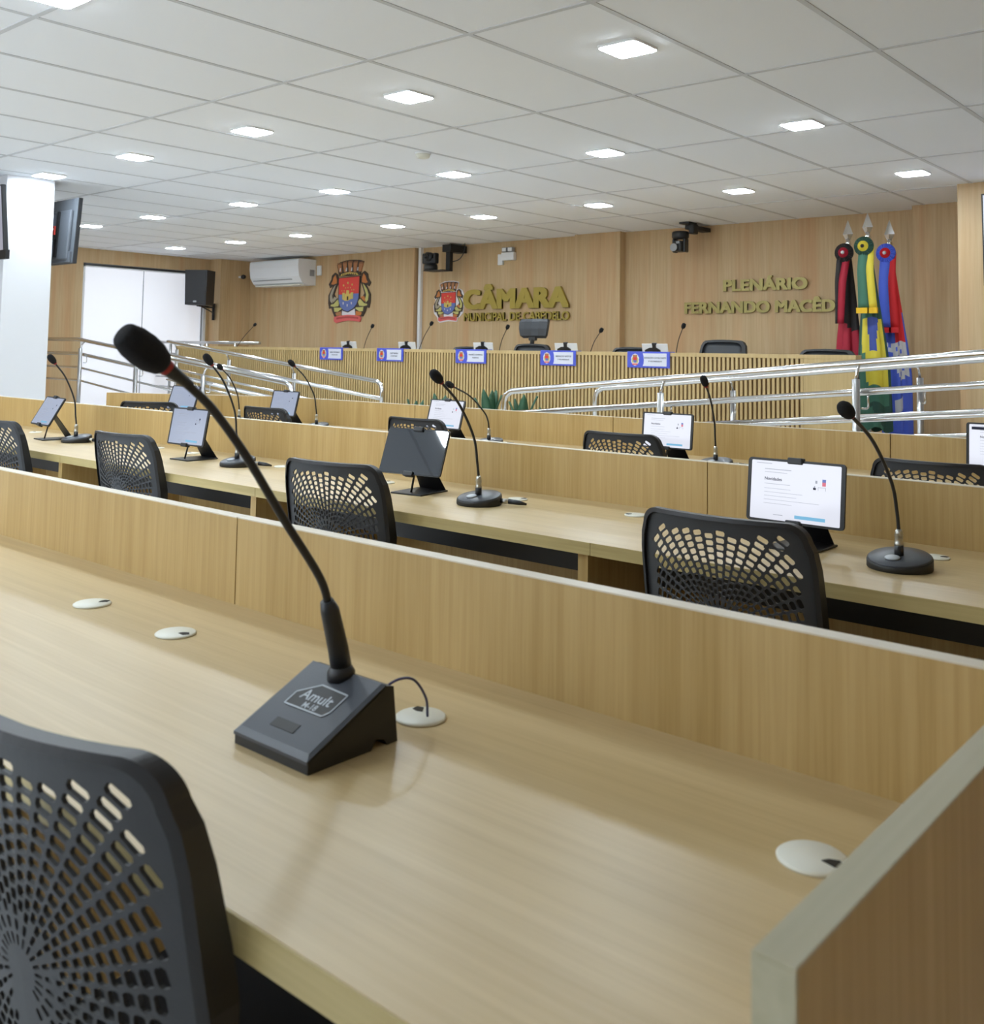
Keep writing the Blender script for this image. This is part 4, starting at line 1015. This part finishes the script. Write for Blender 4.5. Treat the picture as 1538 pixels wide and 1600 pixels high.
# loudspeaker on the left corner
t = thing('loudspeaker', 'black loudspeaker on a wall bracket in front of the window', 'loudspeaker', (-12.62, 8.17, 1.825), 0.6)
b = MB('black'); b.prism([(-0.155, 0.0), (0.155, 0.0), (0.165, 0.5), (-0.165, 0.5)], 0.15, -0.15)
b.build('cabinet', t)
MB('black').box(-0.145, 0.145, -0.157, -0.15, 0.03, 0.475, 0.004).build('grille', t)
MB('grey_plastic').box(-0.03, 0.02, -0.1585, -0.157, 0.035, 0.06).build('badge', t)
MB('black_steel').box(-0.02, 0.02, -0.05, 0.20, -0.02, -0.003).tube([(0.0, 0.20, -0.012), (0.012, 0.50, -0.01)], 0.014, 8).tube([(0.0, 0.10, -0.018), (0.012, 0.50, -0.09)], 0.009, 8).tube([(0.012, 0.50, -0.20), (0.012, 0.50, 0.05)], 0.022, 8).build('wall_bracket', t)

# televisions
def television(label, xa, xb, yc, z0, z1, tilt, face, lit=True, mount=None, key='screen_tv'):
    """face=-1 looks toward -y, +1 toward +y"""
    t = thing('television', label, 'television', ((xa+xb)/2, yc, z1), 0)
    w = (xb-xa)/2; h = z1-z0
    T = Matrix.Rotation(tilt, 4, 'X')
    fy = lambda a, b_: (min(face*a, face*b_), max(face*a, face*b_))
    b = MB('black'); y0, y1 = fy(0, -0.035); b.box(-w, w, y0, y1, -h, 0, 0.004, T); b.build('casing', t)
    if lit:
        y0, y1 = fy(0.0005, -0.001); b = MB(key); b.box(-w+0.012, w-0.012, y0, y1, -h+0.018, -0.012, 0, T); b.build('screen', t, 'bright screen')
    y0, y1 = fy(-0.035, -0.065); b = MB('tv_back'); b.box(-w+0.06, w-0.06, y0, y1, -h+0.03, -0.10, 0.01, T)
    y0, y1 = fy(-0.035, -0.037); b.box(-w+0.004, w-0.004, y0, y1, -h+0.004, -0.004, 0, T); bk = b.build('rear_cover', t, 'grey rear cover')
    if mount:
        b = MB('black_steel'); y0, y1 = fy(-0.065, mount)
        b.box(-0.2, 0.2, y0, y1, -h*0.62, -h*0.55).box(-0.22, -0.19, *fy(-0.065, -0.08), -h*0.9, -h*0.2, 0, T).box(0.19, 0.22, *fy(-0.065, -0.08), -h*0.9, -h*0.2, 0, T); b.build('wall_mount', t)
    return t
t = television('television on the near side of the white column, cut by the left edge', -8.66, -7.765, 3.27, 1.875, 2.43, 0.08, -1, True, -0.115, 'screen_tv_dim')
MB('black_steel').box(0.40, 0.505, 0.03, 0.06, -0.57, -0.50).build('bracket_plate', t)
t = television('television behind the white column showing its grey back', -8.72, -7.825, 3.95, 1.875, 2.415, -0.06, 1, False, -0.18)
MB('tv_back').box(0.10, 0.42, -0.085, -0.05, -0.53, -0.44, 0.004).box(0.06, 0.14, -0.10, -0.06, -0.50, -0.12).build('rear_box', t)
MB('e_red').box(0.14, 0.18, -0.10, -0.085, -0.30, -0.22, 0.006).build('cable_plug', t, 'red plugs on the rear')
MB('white_plastic').tube(bez([(0.0, -0.17, -0.05), (0.05, -0.15, -0.15), (0.13, -0.11, -0.22), (0.16, -0.10, -0.25)], 12), 0.006, 8).build('cable', t, 'white cable')
television('bright television on the right wall block, cut by the right edge', -2.065, -0.85, 7.93, 1.76, 2.443, 0.05, -1, True, -0.07)

# ================================================================= FLAGS
def flag(x, y, top, label, cols, ros, tails, fringe, zones, tailz, clothz, lean=0.0):
    """pole, finial, rosette, two ribbon tails and a draped cloth"""
    t = thing('flag', label, 'flag', (x, y, 0.42), 0, 'flags on poles by the right end of the table')
    H = top-0.42
    b = MB('satin_steel'); b.tube([(0, 0, 0.02), (0, 0, H-0.225)], 0.014, 12); b.build('pole', t)
    b = MB('satin_steel'); b.lathe([(0.08, 0), (0.08, 0.02), (0.03, 0.05), (0.02, 0.12), (0, 0.12)], 24); b.build('pole_base', t)
    f = MB('steel'); z = H-0.225
    f.lathe([(0.016, z), (0.030, z+0.02), (0.016, z+0.045), (0.014, z+0.065), (0, z+0.065)], 16)
    def dia(zz, w, dp): return [(w, 0, zz), (0, -dp, zz), (-w, 0, zz), (0, dp, zz)]
    f.ring_loft([dia(z+0.045, 0.014, 0.010), dia(z+0.105, 0.044, 0.016), dia(z+0.225, 0.001, 0.001)], True, True, False); f.build('finial', t, 'chrome spear finial')
    # cloth
    top_c = z-0.02; bot = clothz-0.42; nz, na = 44, 56
    c = MB(*cols); rings = []
    rd = random.Random(sum(map(ord, label)))
    ph = [rd.uniform(0, 6) for _ in range(4)]
    for j in range(nz+1):
        v = j/nz; zz = top_c+(bot-top_c)*v
        Rr = 0.020+0.085*min(1, v*1.5)**0.9
        ring = []
        for i in range(na):
            a = 2*PI*i/na
            fold = 1+0.20*math.sin(5*a+ph[0]+1.2*v)*min(1, 2*v)+0.10*math.sin(9*a+ph[1]-2*v)*min(1, 2*v)
            ring.append(Vector((lean*v+1.02*Rr*fold*math.cos(a), 0.62*Rr*fold*math.sin(a), zz+0.025*math.sin(3*a+ph[2])*v)))
        rings.append(ring)
    V = [[c.bm.verts.new(p) for p in r] for r in rings]
    for j in range(nz):
        for i in range(na):
            k = (i+1) % na; v = (j+0.5)/nz; a = 2*PI*(i+0.5)/na
            xx = math.cos(a); front = math.sin(a) < 0
            c.cur = cols.index(zones(xx, v, front)); c._f([V[j][i], V[j][k], V[j+1][k], V[j+1][i]], True)
    c.build('cloth', t)
    # ribbon tails in front
    ry = -0.115
    zt = z-0.06
    for q, (key, x0t, x1t, x0b, x1b) in enumerate(tails):
        b = MB(key); rr = []
        zb = tailz[q]-0.42
        for j in range(13):
            v = j/12; zz = zt+(zb-zt)*v; xa = x0t+(x0b-x0t)*v; xb_ = x1t+(x1b-x1t)*v
            yy = ry*(0.55+0.45*min(1, 2.5*v))-0.010*math.sin(4*v+q)
            rr.append([(xa, yy, zz), ((xa+xb_)/2, yy-0.010, zz), (xb_, yy, zz), (xb_, yy+0.004, zz), (xa, yy+0.004, zz)])
        b.ring_loft(rr, True, True, True); tl = b.build('ribbon_tail', t)
        if fringe:
            b = MB(fringe); zz = zb
            b.box(x0b-0.006, x1b+0.006, ry-0.016, ry+0.010, zz-0.045, zz); b.build('fringe', tl)
    # rosette
    rz_ = z-0.060
    b = MB(ros[0], ros[1]); n = 28; cy = -0.095
    def rose(bld, r0, r1, yy, amp):
        A = [bld.bm.verts.new((r0*math.cos(k*PI/n), yy-0.012, rz_+r0*math.sin(k*PI/n))) for k in range(2*n)]
        B = [bld.bm.verts.new((r1*(1+0.04*(k % 2))*math.cos(k*PI/n), yy+(amp if k % 2 else -amp), rz_+r1*(1+0.04*(k % 2))*math.sin(k*PI/n))) for k in range(2*n)]
        D = [bld.bm.verts.new((r1*math.cos(k*PI/n), yy+0.018, rz_+r1*math.sin(k*PI/n))) for k in range(2*n)]
        for k in range(2*n):
            m_ = (k+1) % (2*n); bld._f([A[k], A[m_], B[m_], B[k]]); bld._f([B[k], B[m_], D[m_], D[k]])
        bld._f(A); bld._f(D[::-1])
    rose(b, 0.035, 0.078, cy, 0.006); b.cur = 1; rose(b, 0.012, 0.042, cy-0.018, 0.004)
    ro = b.build('rosette', t)
    b = MB(ros[2]); b.lathe([(0.016, 0), (0.013, 0.010), (0, 0.012)], 16, Matrix.Translation((0, cy-0.028, rz_)) @ Matrix.Rotation(PI/2, 4, 'X')); b.build('rosette_centre', ro)
    return t
FY = 8.40
flag(-3.245, FY, 2.385, 'black and red flag with black rosette, left of the three flags', ['f_black', 'f_wine'], ('f_black', 'f_wine', 'f_white'),
     (('f_wine', -0.02, 0.05, -0.055, 0.0), ('f_black', -0.065, -0.015, -0.075, -0.050)), None,
     lambda x, v, fr: 'f_black' if (v < 0.42+0.05*x) else 'f_wine', (1.50, 1.50), 0.60, 0.02)
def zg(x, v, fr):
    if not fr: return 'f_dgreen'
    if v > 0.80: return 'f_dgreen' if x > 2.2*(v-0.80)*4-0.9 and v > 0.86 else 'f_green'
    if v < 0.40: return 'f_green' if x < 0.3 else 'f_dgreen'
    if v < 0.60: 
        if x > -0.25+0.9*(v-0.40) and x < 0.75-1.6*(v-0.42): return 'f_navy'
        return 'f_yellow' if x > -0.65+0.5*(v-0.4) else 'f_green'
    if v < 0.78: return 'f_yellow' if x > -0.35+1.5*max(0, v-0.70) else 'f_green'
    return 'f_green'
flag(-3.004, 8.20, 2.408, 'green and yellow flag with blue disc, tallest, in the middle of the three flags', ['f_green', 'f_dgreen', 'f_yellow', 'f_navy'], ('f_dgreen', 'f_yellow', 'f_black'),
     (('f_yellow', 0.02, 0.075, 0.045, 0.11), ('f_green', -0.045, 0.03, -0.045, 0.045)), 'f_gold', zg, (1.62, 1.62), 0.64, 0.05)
def zb_(x, v, fr):
    if not fr: return 'f_red' if v < 0.35 else 'f_blue'
    if v < 0.50: return 'f_red' if x > 0.35 else 'f_blue'
    if 0.50 < v < 0.585: return 'f_white' if x > -0.55+7*(v-0.50) and (int(v*90)+int(x*7)) % 5 else 'f_blue'
    if 0.585 <= v < 0.71: return 'f_white' if x > 0.15+3.2*(v-0.585) and (int(v*110)+int(x*9)) % 6 else 'f_blue'
    if 0.80 < v < 0.875: return 'f_white' if abs(x-0.45) < 0.33 and not (0.83 < v < 0.85 and x < 0.35) else 'f_blue'
    return 'f_blue'
flag(-2.932, 8.50, 2.374, 'blue and red flag with white fortress drawing, right of the three flags', ['f_blue', 'f_red', 'f_white'], ('f_blue', 'f_red', 'f_white'),
     (('f_red', 0.02, 0.075, 0.04, 0.105), ('f_blue', -0.05, 0.03, -0.055, 0.045)), 'f_red', zb_, (1.47, 1.47), 0.57, 0.05)
